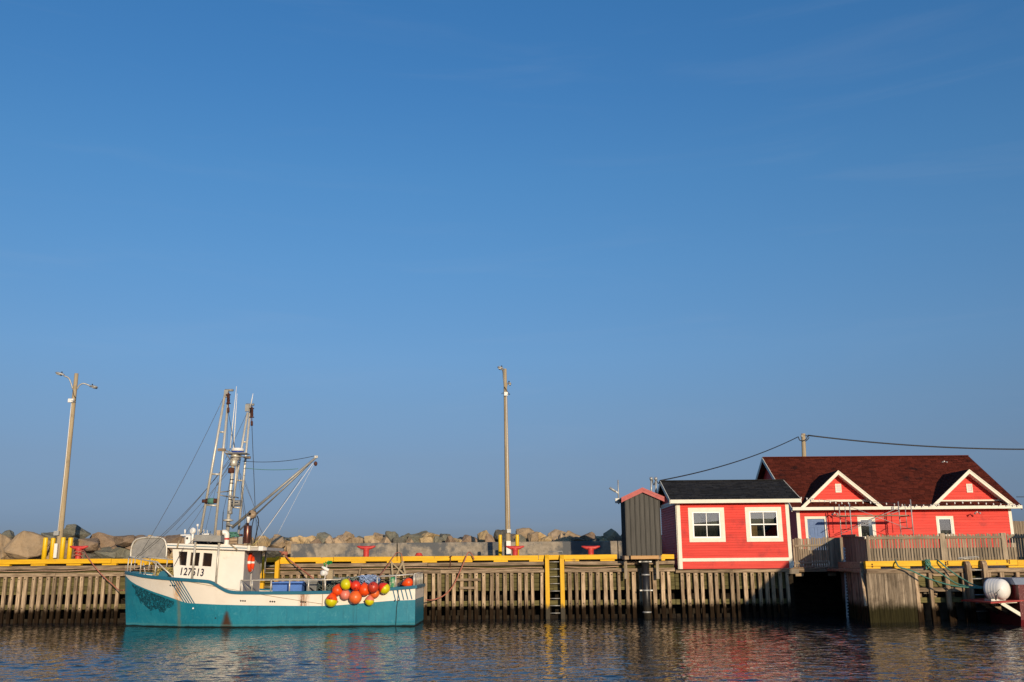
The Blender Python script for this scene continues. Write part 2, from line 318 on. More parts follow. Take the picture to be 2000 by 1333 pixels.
# ------------------------------------------------------------------ water and ground
def build_water():
    xs = np.concatenate([[-4000, -800, -200, -80, -45], np.linspace(-28, 28, 701), [45, 80, 200, 800, 4000]])
    ys = np.concatenate([[-4000, -500, -60, -10, 5], np.linspace(15, 44, 381), [60, 120, 400, 1200, 5000]])
    X, Yg = np.meshgrid(xs, ys); Z = np.zeros_like(X); rs = np.random.RandomState(5)
    for i in range(90):
        lam = 0.30 * (3.6 ** rs.rand()); th = rs.normal(-pi / 2 + 0.35, 0.9); k = 2 * pi / lam
        amp = 0.0017 * lam ** 1.0
        Z += amp * np.sin(k * (cos(th) * X + sin(th) * Yg) + rs.rand() * 7)
    env = np.clip((28 - np.abs(X)) / 2, 0, 1) * np.clip((Yg - 12) / 3, 0, 1) * np.clip((47 - Yg) / 3, 0, 1)
    gust = 0.75 + 0.5 * np.sin(X * 0.23 + Yg * 0.11 + 1) * np.sin(Yg * 0.31 - X * 0.07)
    shelter = np.clip((43 - Yg) / 9, 0.45, 1)
    Z *= env * gust * shelter
    ny, nx = X.shape; vs = np.stack([X, Yg, Z], -1).reshape(-1, 3)
    idx = np.arange(nx * ny).reshape(ny, nx)
    fs = np.stack([idx[:-1, :-1], idx[:-1, 1:], idx[1:, 1:], idx[1:, :-1]], -1).reshape(-1, 4)
    me = bpy.data.meshes.new('water'); me.from_pydata(vs.tolist(), [], fs.tolist()); me.polygons.foreach_set('use_smooth', [True] * len(fs))
    me.materials.append(m_water); o = bpy.data.objects.new('water', me); link(o, None, (0, 0, 0)); o['kind'] = 'structure'
build_water()

def hills():
    m = MB(); xs_ = np.linspace(-700, 700, 71); ys_ = [-190, -205, -225, -250, -290, -340, -420]; hs_ = [-1, 5, 10.5, 14.2, 15.4, 13.5, 8]; vs = []
    for y, h in zip(ys_, hs_):
        for x in xs_: vs.append((x, y + 12 * noise.noise(V((x * .01, y * .01, 3))), h * (1 + .35 * noise.noise(V((x * .012, y * .006, 0))) + .12 * noise.noise(V((x * .05, y * .03, 5)))) if h > 0 else h))
    n = len(xs_); m.add(vs, [(j * n + i, j * n + i + 1, (j + 1) * n + i + 1, (j + 1) * n + i) for j in range(6) for i in range(n - 1)], True)
    struct('hills', m, mat('scrub_hillside', (0.06, 0.065, 0.03), (0.035, 0.04, 0.02), .2, rough=.95))
hills()                                       # the far shore behind the camera, mirrored in the window panes
YD = 41.5                                     # face of the main wharf
XH = WX(1318, 1100, YD)                       # main wharf ends beside the small house
DECK = 2.22
g = MB(); g.box((-120, 42.9, -2), (XH, 58, DECK - 0.02)); g.box((-120, 41.75, DECK - 0.22), (XH, 42.9, DECK - 0.02))
g.box((XH, 42.9, -2), (12.2, 75, 1.95)); g.box((XH, 41.75, 1.75), (12.2, 42.9, 1.95))
g.box((12.2, 45.6, -2), (90, 90, 1.9)); g.box((12.2 + 3.0, 38.6, -2), (60, 45.6, 1.88))
struct('ground', g, mat('packed_gravel', (0.26, 0.22, 0.17), (0.18, 0.15, 0.12), 3, rough=0.95, bump=0.4, bdist=0.02))

# ------------------------------------------------------------------ breakwater of boulders
def rock_mesh(seed, n=26):
    r = random.Random(seed); bm = bmesh.new()
    for i in range(n):
        d = V((r.gauss(0, 1), r.gauss(0, 1), r.gauss(0, 1))).normalized(); q = r.uniform(0.82, 1.0)
        # squarish block directions
        p = V([max(-0.86, min(0.86, c)) for c in d]) * q / 0.8; bm.verts.new(p * 0.5)
    res = bmesh.ops.convex_hull(bm, input=bm.verts)
    bmesh.ops.delete(bm, geom=[e for e in res['geom_interior'] if isinstance(e, bmesh.types.BMVert)], context='VERTS')
    bmesh.ops.dissolve_limit(bm, angle_limit=radians(14), verts=bm.verts, edges=bm.edges)
    bmesh.ops.bevel(bm, geom=bm.edges[:], offset=0.02, segments=1, affect='EDGES', clamp_overlap=True)
    bmesh.ops.triangulate(bm, faces=bm.faces[:])
    for _ in range(2): bmesh.ops.subdivide_edges(bm, edges=[e for e in bm.edges if e.calc_length() > .13], cuts=1, use_grid_fill=True); bmesh.ops.triangulate(bm, faces=bm.faces[:])
    bmesh.ops.smooth_vert(bm, verts=bm.verts, factor=.03, use_axis_x=True, use_axis_y=True, use_axis_z=True)
    off = V((seed * 3.7, seed * 1.3, 0))
    for v in bm.verts: v.co += v.normal * (noise.noise(v.co * 2.6 + off) * .05 + noise.noise(v.co * 7 + off) * .03) + V((r.uniform(-1, 1), r.uniform(-1, 1), r.uniform(-1, 1))) * 0.008
    bmesh.ops.recalc_face_normals(bm, faces=bm.faces)
    me = bpy.data.meshes.new('boulder'); bm.to_mesh(me); bm.free(); me.materials.append(m_rock); me.polygons.foreach_set('use_smooth', [False] * len(me.polygons)); return me
ROCKS = [rock_mesh(s, 11 + (s * 5) % 9) for s in range(18)]
bw = root('breakwater', 'long breakwater of piled tan and grey boulders behind the wharf', 'breakwater', (-8, 52, DECK))
STONE = {'t': (0.44, 0.32, 0.20), 'y': (0.50, 0.36, 0.19), 'b': (0.27, 0.19, 0.13), 'g': (0.17, 0.17, 0.135), 'd': (0.10, 0.10, 0.088)}
def boulder(x0, y0, x1, y1, Y, tone=None):
    p = W((x0 + x1) / 2, (y0 + y1) / 2, Y); wd = WX(x1, y0, Y) - WX(x0, y0, Y); ht = WZ(x0, y0, Y) - WZ(x0, y1, Y)
    o = bpy.data.objects.new('boulder', random.choice(ROCKS)); link(o, bw, p)
    o.scale = (wd * 1.32, random.uniform(0.8, 1.15) * (wd + ht) * 0.65, ht * 1.26)
    c_ = STONE[tone or random.choice('tttyybbggd')]; f_ = random.uniform(.82, 1.15); o.color = (*[q * f_ for q in c_], 1)
    o.rotation_euler = (random.uniform(-0.2, 0.2), random.uniform(-0.2, 0.2), random.choice((0, pi / 2, pi, 1.2)) + random.uniform(-0.5, 0.5) if abs(wd - ht) < 0.35 * wd else random.choice((0, pi)) + random.uniform(-0.25, 0.25))
left = [(-14, 1041, 34, 1092), (22, 1041, 86, 1094), (6, 1038, 26, 1054), (-16, 1050, 4, 1094), (84, 1039, 106, 1058), (58, 1072, 98, 1096), (80, 1052, 112, 1090), (112, 1040, 130, 1062),
        (126, 1029, 170, 1056), (139, 1049, 165, 1073), (118, 1058, 145, 1092), (160, 1051, 190, 1075), (182, 1047, 230, 1072), (226, 1046, 262, 1066), (160, 1057, 198, 1080), (193, 1068, 226, 1092), (216, 1060, 262, 1092),
        (164, 1076, 202, 1094), (256, 1049, 296, 1075), (290, 1050, 330, 1090), (324, 1040, 352, 1075), (345, 1049, 372, 1075), (366, 1052, 396, 1078), (392, 1049, 424, 1078), (420, 1050, 452, 1080), (448, 1048, 480, 1080),
        (500, 1049, 530, 1088), (478, 1052, 510, 1092), (528, 1047, 552, 1075), (540, 1062, 572, 1092), (520, 1068, 552, 1094), (566, 1050, 592, 1070), (552, 1055, 580, 1068)]
for a, tn in zip(left, 'ttgtgdtdgtbbbbbtbgbbbbttttyyttdyt'): boulder(*a, random.uniform(49.5, 51), tn)
prof = [(560, 1051), (590, 1048), (604, 1049), (632, 1043), (655, 1050), (680, 1041), (705, 1049), (722, 1050), (742, 1042), (764, 1040), (790, 1043), (820, 1040), (842, 1038), (870, 1043), (898, 1050), (917, 1047), (946, 1038), (978, 1035), (1002, 1043), (1027, 1033), (1054, 1040), (1076, 1050),
        (1092, 1037), (1120, 1039), (1148, 1043), (1168, 1045), (1196, 1038), (1225, 1040), (1250, 1042), (1280, 1040)]
for i, (px, py) in enumerate(prof):
    wd = random.uniform(20, 38); boulder(px - wd / 2, py, px + wd / 2, py + random.uniform(22, 30), random.uniform(50, 52))
    wd = random.uniform(14, 28); boulder(px + 12 - wd / 2, py + random.uniform(6, 12), px + 12 + wd / 2, py + 36, random.uniform(49.4, 50))
for i in range(70):                          # the rows behind, seen through the gaps
    px = -60 + i * 20; wd = random.uniform(30, 46); py = 1054 + random.uniform(-4, 4); boulder(px - wd / 2, py, px + wd / 2, py + 34, random.uniform(52, 54))
for i in range(26):                          # toe in front, left part only
    px = -20 + i * 23; wd = random.uniform(24, 40); py = random.uniform(1066, 1076); boulder(px - wd / 2, py, px + wd / 2, py + 30, random.uniform(50.2, 51))

# ------------------------------------------------------------------ concrete wall
YW = 47.0
cw = root('concrete_wall', 'low stained concrete wall in front of the boulders, behind the red cleats', 'wall', (0, YW, DECK))
for a, b in ((568, 774), (777, 985), (987.5, 1206), (1208, 1420)):
    m = MB(); x0, x1 = WX(a, 1070, YW), WX(b, 1070, YW); zt = WZ(900, 1059.5, YW) + random.uniform(-.02, .02)
    m.prism([(x0, YW, DECK - .1), (x0, YW + .06, zt - .03), (x0, YW + .09, zt), (x0, YW + .45, zt), (x0, YW + .55, DECK - .1)], (x1 - x0, 0, 0)); put('wall_panel', m, m_conc, cw)

# ------------------------------------------------------------------ main timber wharf
wh = root('timber_wharf', 'long timber-faced wharf with yellow kerb rail behind the fishing boat', 'wharf', (-8, YD, 0))
def ztop(py, px=1000): return WZ(px, py, YD)
ZR1, ZR0 = ztop(1085.2), ztop(1094.5)         # yellow rail
ZB0 = ztop(1097.6); ZC0 = ztop(1105); ZW1, ZW0 = ztop(1112), ztop(1119.3)
def xw(px): return WX(px, 1105, YD)
for a, b in ((-260, -60), (-59, 214.5), (215.5, 337), (519, 650), (651, 774.5), (775.5, 1051.5), (1052.5, 1206), (1291, 1318)):
    m = MB(); m.bar((xw(a), YD + .19, (ZR0 + ZR1) / 2), (xw(b), YD + .19, (ZR0 + ZR1) / 2 + random.uniform(-.012, .012)), .24, ZR1 - ZR0, ch=.012); put('kerb_rail', m, m_yel, wh)
for k in range(-5, 19):
    a = 58 + 69.7 * k; b = a + 28
    if 337 < a < 500 or a > 1204: continue
    m = MB(); m.box((xw(a), YD + .08, ZB0 - .004), (xw(b), YD + .30, ZR0 - .002)); put('kerb_block', m, m_yel, wh)
for a, b in ((-260, 215), (215.5, 640), (640.5, 1050), (1050.5, 1318)): m = MB(); m.box((xw(a), YD + .32, DECK - .1), (xw(b), YD + .40, ZR0 + .03)); put('kerb_shade_strip', m, m_gapshade, wh)  # black strip added to darken the gaps under the rail
m = MB(); m.box((xw(1293), YD + .08, ZB0), (xw(1300), YD + .30, ZR0 - .002)); put('kerb_block', m, m_yel, wh)
def beam_row(cuts, z0, z1, y0, d, name, mt):
    for a, b in zip(cuts[:-1], cuts[1:]):
        x0, x1 = xw(a) + .006, xw(b) - .006
        m = MB(); zz = random.uniform(-.008, .008); m.bar((x0, y0 + d / 2, (z0 + z1) / 2 + zz), (x1, y0 + d / 2, (z0 + z1) / 2 + random.uniform(-.008, .008)), d, z1 - z0, ch=.012); put(name, m, mt, wh)
beam_row([-260, -20, 243, 510], ZC0, ZB0 - .012, YD, .3, 'cap_timber', m_beam)
beam_row([548, 835, 1064], ZC0, ZB0 - .012, YD, .3, 'cap_timber', m_beam); beam_row([1102, 1212, 1318], ZC0, ZB0 - .012, YD, .3, 'cap_timber', m_beam)
beam_row([-260, -30, 110, 243, 420, 510], ZW0, ZW1, YD, .18, 'waler', m_beam); beam_row([548, 700, 860, 1064], ZW0, ZW1, YD, .18, 'waler', m_beam); beam_row([1102, 1250, 1318], ZW0, ZW1, YD, .18, 'waler', m_beam)
SL = []
for s in range(6):
    m = MB(); r = random.Random(s); m.bar((0, 0, 0), (r.uniform(-.02, .02), 0, 2.45), .145 + r.uniform(-.012, .012), .14, up=(0, 1, 0), ch=.014)
    me = mesh_of('fender_timber', m, (0, 0, 0), m_slat); SL.append(me)
bolts = MB()
def slat(px, ztopz, Yf=YD + .075, parent=None):
    x = xw(px); o = bpy.data.objects.new('fender_timber', random.choice(SL)); link(o, parent or wh, (x, Yf, ztopz - 2.45)); o.rotation_euler.y = random.uniform(-.012, .012); o.rotation_euler.z = random.choice((0, pi)); o.scale = (random.uniform(.84, 1.14), random.uniform(.85, 1.0), 1)
    for zz in (ztopz - .10, ztopz - 1.28 + random.uniform(-.04, .04)): bolts.lathe([(.024, 0), (.022, .012), (.004, .018)], (x + random.uniform(-.01, .01), Yf - .068, zz), (0, -1, 0), 7)
px = -240.0
while px < 1312:
    if not (1058 < px < 1106) and not (508 < px < 550) and not 246 < px < 470: slat(px + random.uniform(-1.5, 1.5), ZW0 - .004)
    px += 13.93
put('bolts', bolts, m_black, wh, kind='stuff')
# green backing planks
rows = []
zz = ZB0 - .03
for hgt in (.13, .17, .18, .19, .18, .19, .14): rows.append((zz - hgt + .012, zz)); zz -= hgt
zlow1, zlow0 = ztop(1174), ztop(1184); rows.append((zlow0, zlow1)); rows.append((zlow0 - .55, zlow0 - .38))
for z0, z1 in rows:
    c = -260 + random.uniform(0, 60)
    while c < 1318:
        e = min(c + random.uniform(170, 260), 1318); m = MB(); m.box((xw(c) + .004, YD + .19 + random.uniform(0, .012), z0), (xw(e) - .004, YD + .25, z1)); put('backing_plank', m, m_green if z0 > .3 else m_gapshade, wh); c = e
for px in range(-250, 1320, 66):              # bearing piles, the darkness of the gaps put into their colour
    m = MB(); m.lathe([(.15, 0), (.14, 3.1)], (xw(px), YD + .55, -1), n=10); put('bearing_pile', m, m_gapshade, wh)
m = MB()
for a, b, y in ((891, 939, 1132), (898, 928, 1148)):
    x0, x1 = xw(a), xw(b); z = ztop(y); m = MB(); m.bar((x0, YD - .03, z), (x1, YD - .03, z), .06, .10, ch=.006); put('cross_cleat', m, m_beam, wh)

for a, b in ((-260, 300), (300, 820), (820, 1318)): m = MB(); m.box((xw(a), YD + 1.2, -1), (xw(b) - .02, YD + 1.3, DECK - .24)); put('cavity_shade_sheet', m, m_gapshade, wh)  # black sheet added behind the timbers in place of cavity shade
# wharf under the small house
hw = root('house_wharf', 'lower timber wharf face under the small red house', 'wharf', (9.4, YD, 0))
ZH1, ZH0 = ztop(1116.5, 1430) , ztop(1122.5, 1430)
ZH1 = WZ(1430, 1112.5, YD); ZH0 = WZ(1430, 1118.8, YD)
x0, x1 = xw(1319.5), xw(1541)
m = MB(); m.bar((x0, YD + .13, (ZH0 + ZH1) / 2), (xw(1430), YD + .13, (ZH0 + ZH1) / 2), .26, ZH1 - ZH0, ch=.01); put('cap_timber', m, m_beam, hw)
m = MB(); m.bar((xw(1430.3), YD + .13, (ZH0 + ZH1) / 2), (x1, YD + .13, (ZH0 + ZH1) / 2), .26, ZH1 - ZH0, ch=.01); put('cap_timber', m, m_beam, hw)
bolts = MB(); px = 1330.5
while px < 1545: slat(px + random.uniform(-1.3, 1.3), ZH0 - .004, parent=hw); px += 13.7
put('bolts', bolts, m_black, hw, kind='stuff')
zz = ZH0 + .1
for z0, z1 in rows[2:]:
    for a, b in ((1319, 1425), (1425, 1541)):
        m = MB(); m.box((xw(a) + .004, YD + .19 + random.uniform(0, .012), z0), (xw(b) - .004, YD + .25, min(z1, ZH0 - .01))); put('backing_plank', m, m_green if z0 > .3 else m_gapshade, hw)
m = MB(); m.box((XH + .02, YD + 1.2, -1), (12.2, YD + 1.3, 1.73)); put('cavity_shade_sheet', m, m_gapshade, hw)  # same black sheet for shade, behind the house wharf
for px in (1340, 1400, 1470, 1530):
    m = MB(); m.lathe([(.15, 0), (.14, 2.7)], (xw(px), YD + .55, -1), n=10); put('bearing_pile', m, m_gapshade, hw)

# ladders
def ladder(name, label, s0, s1, ytop, ybot, rungs, mt, wpx, cap=True):
    r = root(name, label, 'ladder', (xw((s0 + s1) / 2), YD - .16, 0)); wd = wpx / 45.6
    for s in (s0, s1):
        x = xw(s); zt = ztop(ytop, s); zb = ztop(ybot, s)
        m = MB(); m.prism([(x - wd / 2, YD - .16, zb), (x - wd / 2, YD - .16, zt - .16), (x - wd / 2, YD - .02, zt), (x - wd / 2, YD + .055, zt), (x - wd / 2, YD + .055, zb)], (wd, 0, 0)); put('stile', m, mt, r)
    for y in rungs:
        z = ztop(y); m = MB(); m.tube([(xw(s0) + wd / 2, YD - .06, z), (xw(s1) - wd / 2, YD - .06, z)], .016, 8); put('rung', m, m_galv, r)
    return r
ladder('wharf_ladder', 'yellow timber ladder with steel rungs on the wharf, right of the orange rope', 1068.5, 1097.5, 1084, 1222, [1098.6, 1112.5, 1127, 1141, 1155.5, 1170, 1184, 1198.5], m_yelv, 7.8)
ladder('wharf_ladder', 'yellow timber ladder on the wharf right behind the wheelhouse', 514.5, 542.5, 1087, 1222, [1102, 1115, 1129, 1143, 1157, 1171, 1185], m_yelv, 7.6)

# cable hose along the wharf
pts = [W(px, 1115.6 - px * .0062 + 1.0 * sin(px * .021) + .6 * sin(px * .06), YD - .03) for px in range(-80, 1066, 12)]
m = MB(); m.tube(pts, .018, 6); solo('water_hose', m, m_hose, 'thin faded pink hose strung along the wharf face left of the yellow ladder', 'hose')
pts = [W(px, 1108.3 - (px - 1100) * .006 + 1.3 * sin(px * .045), YD - .03) for px in range(1104, 1216, 8)]
m = MB(); m.tube(pts, .018, 6); solo('water_hose', m, m_hose, 'thin faded pink hose on the wharf face between yellow ladder and grey hut', 'hose')

# red mooring cleats
def cleat(px, label):
    Y = 42.4; c = W(px, 1084, Y); zb = DECK; ht = WZ(px, 1067, Y) - zb; r = root('mooring_cleat', label, 'cleat', (c.x, Y, zb), 'red mooring cleats along the wharf')
    m = MB(); m.box((c.x - .33, Y - .2, zb), (c.x + .33, Y + .2, zb + .05)); m.box((c.x - .27, Y - .15, zb + .05), (c.x + .27, Y + .15, zb + .09)); put('base_plate', m, m_cleat, r)
    m = MB(); m.lathe([(.19, .09), (.15, .16), (.125, .26), (.13, ht - .16), (.16, ht - .08)], (c.x, Y, zb), n=16); put('stem', m, m_cleat, r)
    m = MB(); zc = zb + ht - .07; P = [(-.40, .055), (-.30, .035), (-.18, .0), (0, -.01), (.18, .0), (.30, .035), (.40, .055)]
    m.tube([(c.x + a, Y, zc + b) for a, b in P], [.028, .055, .078, .088, .078, .055, .028], 12); put('horns', m, m_cleat, r)
cleat(153, 'red iron cleat with orange rope wrapped round it beside the left lamp pole'); cleat(715, 'red iron cleat above the boat buoys, in front of the concrete wall')
cleat(1006, 'red iron cleat in front of the middle lamp pole'); cleat(1154, 'red iron cleat standing alone in the hut shadow, right of the yellow ladder')
m = MB(); c = W(818, 1083, 42.3)
for k in range(4): m.tube([c + V(((.16 - .02 * k) * cos(t), (.1) * sin(t), .03 * k - .05)) for t in np.linspace(0, 2 * pi, 18)], .02, 6, cap=False)
solo('rope_coil', m, m_cleat, 'small coil of red rope lying behind the yellow kerb above the boat stern', 'rope')

# yellow guard posts
for px, y0, Y, lb in ((86, 1050.3, 43.6, 'yellow guard post, leftmost of four round the left lamp pole'), (101, 1051, 44.4, 'yellow guard post just left of the left lamp pole'),
                      (120.5, 1049.8, 43.6, 'yellow guard post just right of the left lamp pole'), (135, 1050.3, 44.4, 'yellow guard post, rightmost of four round the left lamp pole'),
                      (977, 1044.8, 43.6, 'yellow guard post left of the middle lamp pole'), (1010.5, 1044.5, 43.9, 'yellow guard post right of the middle lamp pole')):
    p = W(px, 1086, Y); zt = WZ(px, y0, Y); rr = .105 if px < 900 else .085
    m = MB(); m.lathe([(rr, 0), (rr, zt - DECK - .03), (rr * .93, zt - DECK - .008), (rr * .5, zt - DECK)], (p.x, Y, DECK), n=16); solo('guard_post', m, m_ypost, lb, 'post', 'yellow guard posts at the lamp poles')

# lamp poles
def head(m, p, d, L, tilt):
    """cobra-head lamp: p = inner end, d = +1/-1 direction in x"""
    P = [(0, .04, .05), (.15, .06, .07), (.4, .14, .075), (.7, .15, .07), (.92, .10, .05), (1, .03, .02)]; n = 12; vs = []
    for t, hw_, hh_ in P: vs += [V((p.x + d * t * L, p.y + hw_ * cos(2 * pi * k / n), p.z + tilt * t * L + (hh_ if sin(2 * pi * k / n) > 0 else .03) * sin(2 * pi * k / n))) for k in range(n)]
    m.add(vs, [(i * n + k, i * n + (k + 1) % n, (i + 1) * n + (k + 1) % n, (i + 1) * n + k) for i in range(len(P) - 1) for k in range(n)] + [tuple(range(n)), tuple(range(len(P) * n - n, len(P) * n))], True)
def lamp_pole(name, label, base, top, Y, rb, rt):
    b = W(*base, Y); b.z = DECK; t = W(*top, Y); r = root(name, label, 'lamp pole', b, 'lamp poles on the wharf')
    m = MB(); n = 10; m.tube([b.lerp(t, i / n) for i in range(n + 1)], [rb + (rt - rb) * i / n for i in range(n + 1)], 16); put('pole', m, m_pole, r); return r, b, t
def lamp(r, path, hp, d, L, tilt, Y, yo):
    m = MB(); m.tube(smoothpath([W(*p, Y) + V((0, yo * i / (len(path) - 1), 0)) for i, p in enumerate(path)], 5), .035, 8); arm = put('lamp_arm', m, m_galv, r)
    m = MB(); p = W(*hp, Y) + V((0, yo, 0)); head(m, p, d, L, tilt)
    hd = put('lamp_head', m, m_galv, r); m = MB(); m.add([p + V((d * u * L, yy_, tilt * u * L - dz_)) for u, dz_ in ((.35, .028), (.88, .028), (.8, .075), (.42, .075)) for yy_ in (-.10, .10)], [(0, 1, 3, 2), (2, 3, 5, 4), (4, 5, 7, 6), (6, 7, 1, 0), (0, 2, 4, 6), (1, 3, 5, 7)]); put('lens', m, m_alug, hd)
    m = MB(); m.lathe([(.03, 0), (.03, .07)], p + V((d * .3 * L, 0, .06 + tilt * .3 * L)), n=8); put('photocell', m, m_black, hd)
r, b, t = lamp_pole('lamp_pole', 'tall wooden lamp pole with two lamp arms among four yellow posts', (113, 1088), (149.5, 730), 44, .135, .09)
lamp(r, [(142, 760), (139, 748), (135, 739), (127, 735.5)], (127.5, 734), -1, .42, .30, 44, -.1); lamp(r, [(151, 760), (153.5, 752), (160, 748), (170.5, 751.5)], (170, 753.0), 1, .38, -.12, 44, .3)
m = MB(); m.rect(132.5, 779, 143, 786, 43.8, .1); put('junction_box', m, m_plastic, r)
m = MB(); m.tube([W(139.5, 788, 43.87), W(125.5, 930, 43.87), W(112, 1046, 43.86)], .018, 6); put('conduit', m, m_plastic, r)
m = MB(); m.tube(smoothpath([W(142, 762, 43.85), W(144, 772, 43.83), W(148, 778, 43.8), W(146, 784, 43.78), W(140, 783, 43.78)], 5), .014, 5); put('cable_loop', m, m_wire, r)
m = MB(); m.rect(104.5, 1037.5, 114.5, 1046, 43.75, .1); put('switch_box', m, m_galv, r)
m = MB(); m.rect(105, 1062, 111, 1090, 43.7, .08); put('cable_guard', m, m_plastic, r)
r, b, t = lamp_pole('lamp_pole', 'tall wooden lamp pole standing behind the red cleat in mid wharf', (993, 1084), (986.3, 721), 44.2, .13, .075)
lamp(r, [(985, 752), (983.5, 738), (983, 730), (981, 725.5)], (983.5, 725.0), -1, .28, .28, 44.2, -.5); lamp(r, [(990, 754), (991, 748), (992, 745)], (992, 746), 1, .16, -.06, 44.2, .5)
m = MB(); m.rect(984.7, 766, 992, 773, 44.0, .09); put('junction_box', m, m_plastic, r)
m = MB(); m.tube(smoothpath([W(985, 756, 44.08), W(988, 760, 44.05), W(993, 768, 44.0), W(996, 771, 44.0), W(991, 770, 43.97)], 5), .013, 5); m.tube([W(985, 769, 44.0), W(978.5, 770, 44.0), W(984, 766.5, 44.0)], .013, 5); put('cable_loop', m, m_wire, r)
m = MB(); m.tube([W(989, 774, 44.07), W(991.5, 930, 44.06), W(994, 1040, 44.05)], .016, 6); put('conduit', m, m_plastic, r)
m = MB(); m.rect(990, 1034, 998, 1041, 43.98, .1); put('switch_box', m, m_galv, r)
m = MB(); m.rect(989, 1057, 997.5, 1084, 43.99, .06); put('cable_guard', m, m_plastic, r)

# tubular framed metal panel by the bow
Y = 43.0; r = root('metal_panel', 'grey sheet metal panel in a tube frame behind the boat bow', 'panel', W(290, 1088, Y) * 1.0)
fr = [W(*p, Y) for p in ((255.3, 1092), (257.5, 1067.5), (271, 1052.5), (314, 1050.8), (324.8, 1066), (324, 1092))]
m = MB(); m.prism([p + V((0, .02, 0)) for p in fr], (0, .04, 0)); put('sheet', m, mat('dull_zinc_sheet', (0.27, 0.26, 0.245), (0.20, 0.195, 0.185), 6, rough=0.6), r)
m = MB(); m.tube(smoothpath(fr, 5), .042, 10); put('tube_frame', m, m_alu, r)

# ------------------------------------------------------------------ the fishing boat
YC = 39.0
XB = WX(240.5, 1170, YC); XT = WX(811, 1180, YC - 1.72); LEN = XT - XB
def bd(x):
    u = max(0.0, min(1, (x - XB) / LEN)); f = sin(pi / 2 * min(u / .36, 1)) ** .72; return 1.82 * f - .10 * max(0, u - .5) * 2 + .012
def bwl(x):
    u = max(0.0, min(1, (x - XB) / LEN)); f = sin(pi / 2 * min(u / .5, 1)) ** 1.05; return 1.72 * f + .012
def rake(x, z): return .21 * (1 - min(max(z, -.4), 1.9) / 1.9) * max(0.0, 1 - (x - XB) / LEN) ** 9
def hb(x, z):
    x = x - rake(x, z)
    if z >= 0: s = min(z / 1.75, 1.15); return bwl(x) + (bd(x) - bwl(x)) * s
    return bwl(x) * max(.05, 1 + .55 * z)
def onhull(px, py, off=0.0):
    Y = 37.5
    for _ in range(14):
        p = W(px, py, Y); Y = .5 * Y + .5 * (YC - hb(p.x, p.z) - off)
    return V((p.x, Y, p.z))
sheer_px = [(243.5, 1116), (262, 1119.5), (280, 1123), (305, 1126), (329, 1128), (352, 1129.8), (375, 1131.4), (395, 1132.8), (406, 1133.8), (412, 1135.2), (418, 1138), (424, 1142), (430, 1145.7), (436, 1149), (442, 1152), (449.5, 1154.3), (458, 1155.3), (469, 1155.8),
            (500, 1156), (540, 1156), (590, 1155.8), (645, 1154.8), (700, 1152.8), (761, 1148.7), (811, 1144.6)]
mid_px = [(243.5, 1121.5), (247, 1127), (255, 1135.5), (266, 1142.5), (280, 1149), (304, 1158), (329, 1166), (345, 1171.8), (359, 1176.6), (367, 1178.2), (378.6, 1179), (428, 1181.4), (485, 1182.8), (540, 1183.4), (590, 1184), (629, 1184), (660, 1182.6), (695, 1179.7), (761, 1174), (811, 1172)]
SH = [onhull(*p) for p in sheer_px]; MI = [onhull(*p) for p in mid_px]
SH[0].x = MI[0].x = XB; SH[-1].x = MI[-1].x = XT
def zs(x): return float(np.interp(x, [p.x for p in SH], [p.z for p in SH]))
def zm(x): return float(np.interp(x, [p.x for p in MI], [p.z for p in MI]))
us = [(i / 110.0) ** 1.25 for i in range(111)]; XS = [XB + LEN * u for u in us]
boat = root('fishing_boat', 'teal and white fishing boat numbered 127513 moored at the wharf', 'fishing boat', ((XB + XT) / 2, YC, 0))

